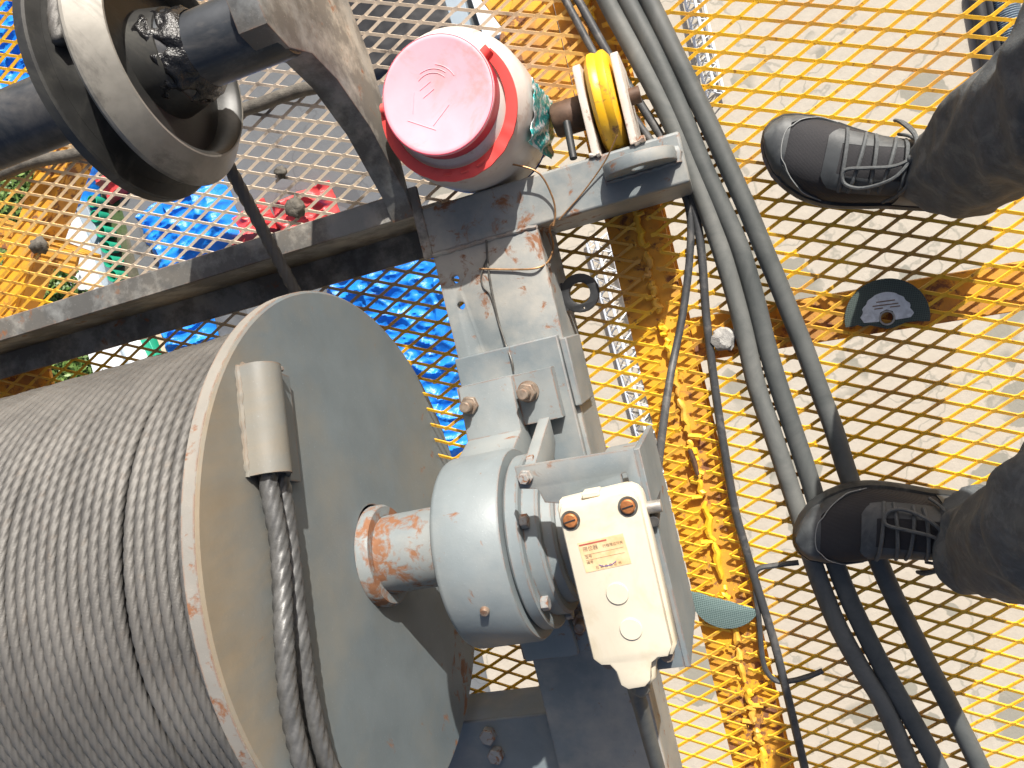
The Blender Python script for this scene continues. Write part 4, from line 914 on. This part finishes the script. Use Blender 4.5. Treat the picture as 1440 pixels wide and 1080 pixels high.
for s in (0,1):
    loft(mb, [SHL[s], SHL[s].lerp(ELB[s],.5), ELB[s], ELB[s].lerp(WRI[s],.4), WRI[s]], [.05,.044,.038,.036,.026])
    sg = 1 if s == 0 else -1; w = WRI[s]; d = Vector((-.96, -sg*.28, .05)).normalized(); side = Vector((d.y,-d.x,0)).normalized()*(-1 if s == 0 else 1); up = Vector((0,0,1))
    loft(mb, [w-d*.01, w+d*.03, w+d*.075, w+d*.092], [.027,.036,.039,.030], flat=[(1,.8),(.55,1.05),(.5,1.1),(.45,1.0)])
    for q, (off, ln) in enumerate(((-.030,.062),(-.011,.072),(.009,.068),(.027,.053))):
        b0 = w+d*.082+side*off; loft(mb, [b0, b0+d*ln*.45-up*.004, b0+d*ln*.75-up*.020, b0+d*ln*.80-up*.040], [.0095,.0090,.0082,.0068], 12)
    b0 = w+d*.030-side*.030; loft(mb, [b0, b0-side*.022+d*.022, b0-side*.026+d*.050, b0-side*.018+d*.068], [.0125,.011,.0098,.0078], 12)
HC = Vector((.435,-.105,1.585)); ball(mb, HC, (.095,.078,.115)); ball(mb, HC+Vector((-.045,0,-.045)), (.055,.058,.065))
loft(mb, [HC+Vector((-.088,0,.012)), HC+Vector((-.104,0,-.012)), HC+Vector((-.110,0,-.026)), HC+Vector((-.090,0,-.034))], [.007,.010,.013,.009], 12)
for s in (-1,1): ball(mb, HC+Vector((.008,s*.078,-.005)), (.018,.010,.030), 8)
loft(mb, [HC+Vector((-.085,-.026,-.066)), HC+Vector((-.097,0,-.064)), HC+Vector((-.085,.026,-.066))], [.005,.0075,.005], 10)
person = mb.build('person', M['skin'], sharp=0); fuse(person, .007, 3)
tag(person, 'person in dark trousers and black sports shoes standing on the grating', 'person')
for s in (-1,1):
    mb = MB(); ball(mb, HC+Vector((-.082,s*.030,.004)), .012, 10); mb.build('eye', M['eye'], person)
mb = MB(); ball(mb, HC+Vector((.018,0,.030)), (.098,.085,.100)); ball(mb, HC+Vector((-.03,0,.075)), (.065,.07,.045)); hr = mb.build('hair', M['hair'], person, sharp=0); fuse(hr, .008, 2)
def jf(p, g_, t): return .05*mnoise.noise(p*9)+.03*mnoise.noise(p*22)
mb = MB(); loft(mb, [(.49,-.105,.88),(.50,-.105,1.0),(.49,-.105,1.15),(.48,-.105,1.32),(.475,-.105,1.415),(.47,-.105,1.45)], [.165,.155,.16,.165,.125,.07], 40, wr=jf, flat=[(.82,1.1),(.78,1.05),(.8,1.08),(.78,1.22),(.7,1.35),(1,1)])
for s in (0,1): loft(mb, [SHL[s], SHL[s].lerp(ELB[s],.5), ELB[s], ELB[s].lerp(WRI[s],.5), WRI[s]+(ELB[s]-WRI[s]).normalized()*.012], [.075,.068,.058,.052,.042], wr=jf)
jk = mb.build('jacket', M['jacket'], person, sharp=0); fuse(jk, .009, 3)
def folds(seed, amt=1.0):
    def f(p, g_, t):
        low = max(0, 1-t*5.5); kn = math.exp(-((t-.5)/.10)**2)
        a = .075*low*math.sin(p.z*88+2.2*math.sin(g_+seed)+3*mnoise.noise(p*7))
        b = .060*mnoise.noise(Vector((math.cos(g_)*2.2+seed, math.sin(g_)*2.2, p.z*9)))+.05*(1-abs(mnoise.noise(Vector((math.cos(g_)*1.5+seed, math.sin(g_)*1.5, p.z*16+g_*1.2))))*2)
        c = .05*kn*math.sin(p.z*70+g_*2+seed)
        return 2.0*amt*(a+b+c)
    return f
mb = MB()
loft(mb, [A1+Vector((.012,-.004,-.040)), A1+Vector((.006,0,.03)), A1.lerp(K1,.35), A1.lerp(K1,.68), K1, K1.lerp(H1,.5), H1, H1+Vector((.0,-.02,.05))], [.058,.062,.066,.070,.074,.098,.122,.12], 72, 22, folds(1.0), flat=[(1.12,.92),(1.06,.95),(1,1),(1,1),(1,1),(1,1),(1,1),(1,1)])
loft(mb, [A2+Vector((.004,.0,-.026)), A2+Vector((.004,.006,.03)), A2.lerp(K2,.35), A2.lerp(K2,.68), K2, K2.lerp(H2,.5), H2, H2+Vector((.0,.02,.05))], [.058,.060,.063,.068,.077,.098,.122,.12], 72, 22, folds(4.0), flat=[(1.25,1.0),(1.2,1.0),(1.05,1),(1,1),(1,1),(1,1),(1,1),(1,1)])
loft(mb, [(.485,-.105,.84),(.49,-.105,.92),(.50,-.105,1.02)], [.15,.165,.15], 40, 10, jf, flat=[(.8,1.15),(.82,1.12),(.8,1.05)])
tr = mb.build('trousers', M['denim'], person, sharp=0); fuse(tr, .0055, 2)

# ---- shoes
WID = [(0,.004),(.02,.020),(.06,.031),(.15,.039),(.30,.040),(.42,.041),(.55,.047),(.68,.0525),(.78,.0525),(.87,.046),(.93,.037),(.975,.022),(.995,.009),(1,.003)]
HGT = [(0,.080),(.05,.096),(.15,.104),(.28,.108),(.38,.106),(.46,.098),(.56,.087),(.68,.074),(.78,.064),(.88,.054),(.95,.045),(1,.034)]
def terp(T, s):
    for (a, p), (b, q) in zip(T, T[1:]):
        if s <= b: f = (s-a)/(b-a); return p+(q-p)*f
    return T[-1][1]
def shoe(heel, deg, z0, mir, tilt=0):
    L = .298; f = Vector((-math.cos(R(deg)), math.sin(R(deg)), 0)); lft = Vector((-f.y, f.x, 0))*mir; up = Vector((0,0,1)); O = Vector((heel[0],heel[1],z0))
    def bend(s): return .012*max(0,(s-.80)/.2)**2+tilt*s
    def cl(s): return .010*math.sin(math.pi*min(1,max(0,s)))*1.0-.016*max(0,(s-.6)/.4)**1.5
    def S(s, ph, off=0.0):
        w = terp(WID,s)*.96+off; h = terp(HGT,s)-.024+off; c = math.cos(R(ph)); q = math.sin(R(ph))
        y = w*math.copysign(abs(c)**.80, c); z = .024+h*abs(q)**.80
        return O+f*(s*L+off*(1 if s > .9 else 0))+lft*(y+cl(s))+up*(z+bend(s))
    mb = MB(); n = 40; vs = []
    ss = [0]+[.5-.5*math.cos(math.pi*k/40) for k in range(1,40)]+[1]
    for lev, ex in ((0,-.001),(.006,.0035),(.020,.0045),(.030,.002)):
        for side in (1,-1):
            for s in (ss if side == 1 else ss[::-1]): vs.append(O+f*(s*L+ex*(2*s-1))+lft*(side*(terp(WID,s)+ex)+cl(s))+up*(lev+bend(s)))
    m = 2*len(ss); fs = [(a*m+j, a*m+(j+1)%m, (a+1)*m+(j+1)%m, (a+1)*m+j) for a in range(3) for j in range(m)]+[tuple(range(m))[::-1], tuple(range(3*m,4*m))]
    mb.add(vs, fs, True); sole = mb.build('sole', M['shoesole'], person, sharp=45)
    up_ = MB(); vs = []; n = 26
    for s in ss:
        for k in range(n+1): vs.append(S(s, 180*k/n))
    fs = [(i*(n+1)+k, i*(n+1)+k+1, (i+1)*(n+1)+k+1, (i+1)*(n+1)+k) for i in range(len(ss)-1) for k in range(n)]+[tuple(i*(n+1) for i in range(len(ss)))+tuple(i*(n+1)+n for i in range(len(ss)-1,-1,-1))]
    up_.add(vs, fs, True); u = up_.build('upper', M['knit'], person, sharp=0)
    def shell(name, cells, m, off, thick=.0016):
        """overlay: cells(s) -> list of (phi0,phi1) bands"""
        mb = MB()
        for s0, s1, band in cells:
            K = 14; J = 10; vs = []
            for i in range(J+1):
                s = s0+(s1-s0)*i/J; a, b = band(i/J)
                for k in range(K+1): vs.append(S(s, a+(b-a)*k/K, off))
                for k in range(K,-1,-1): vs.append(S(s, a+(b-a)*k/K, off-thick-.0006))
            M_ = 2*(K+1); fs = [(i*M_+k, i*M_+(k+1)%M_, (i+1)*M_+(k+1)%M_, (i+1)*M_+k) for i in range(J) for k in range(M_)]+[tuple(range(M_))[::-1], tuple(range(J*M_,(J+1)*M_))]
            mb.add(vs, fs, True)
        return mb.build(name, m, u, sharp=60)
    shell('toe_guard', [(.90,.999,lambda t:(0,180)),(.72,.90,lambda t:(0,14+38*t**1.5)),(.72,.90,lambda t:(166-38*t**1.5,180))], M['shoelth'], .0020)
    shell('eyestay', [(.38,.70,lambda t:(34+14*t,64+10*t)),(.38,.70,lambda t:(116-10*t,146-14*t)),(.675,.735,lambda t:(48-4*t+22*t*t,132+4*t-22*t*t))], M['shoelth'], .0030)
    shell('side_panel', [(.05,.40,lambda t:(0,46-10*t)),(.05,.40,lambda t:(134+10*t,180))], M['shoelth'], .0022)
    shell('tongue', [(.34,.69,lambda t:(66,114))], M['knit'], .0026)
    def line(name, pts, r, m, par): MB().tube(smooth_path(pts,5), r, 7).build(name, m, par)
    line('stitching', [S(.70+.215*math.sin(math.pi*k/20)**.55, 10+160*k/20, .0024) for k in range(21)], .0007, M['stitch'], u)
    for k in range(5):
        s = .655-.058*k; sl_ = .020*(1 if k%2 else -1)
        line('lace', [S(s+sl_*.5, 46, .004), S(s+sl_*.3, 66, .0065), S(s, 90, .0075), S(s-sl_*.3, 114, .0065), S(s-sl_*.5, 134, .004)], .0026, M['lace'], u)
    kn = S(.405, 94, .010)
    for sg in (1,-1):
        a = 90-sg*34; line('lace', [kn, S(.46,90-sg*16,.014), S(.56,90-sg*30,.012), S(.635,90-sg*26,.010), S(.645,90-sg*10,.010), S(.57,90-sg*6,.012), S(.47,90-sg*3,.012), kn] if sg == 1 else [kn, S(.41,90-sg*30,.016), S(.46,90-sg*62,.020), S(.47,90-sg*84,.024), S(.43,90-sg*80,.022), S(.405,90-sg*40,.012), kn], .0024, M['lace'], u)
        line('lace', [kn, S(.40,90-sg*25,.010), S(.42,90-sg*48,.008), S(.455,90-sg*66,.006)], .0022, M['lace'], u)
    mb = MB(); ball(mb, kn, (.007,.006,.005), 8); mb.build('lace_knot', M['lace'], u)
shoe((.369,.063), 23.8, .004, 1)
shoe((.318,-.408), 13.6, .008, -1, .026)
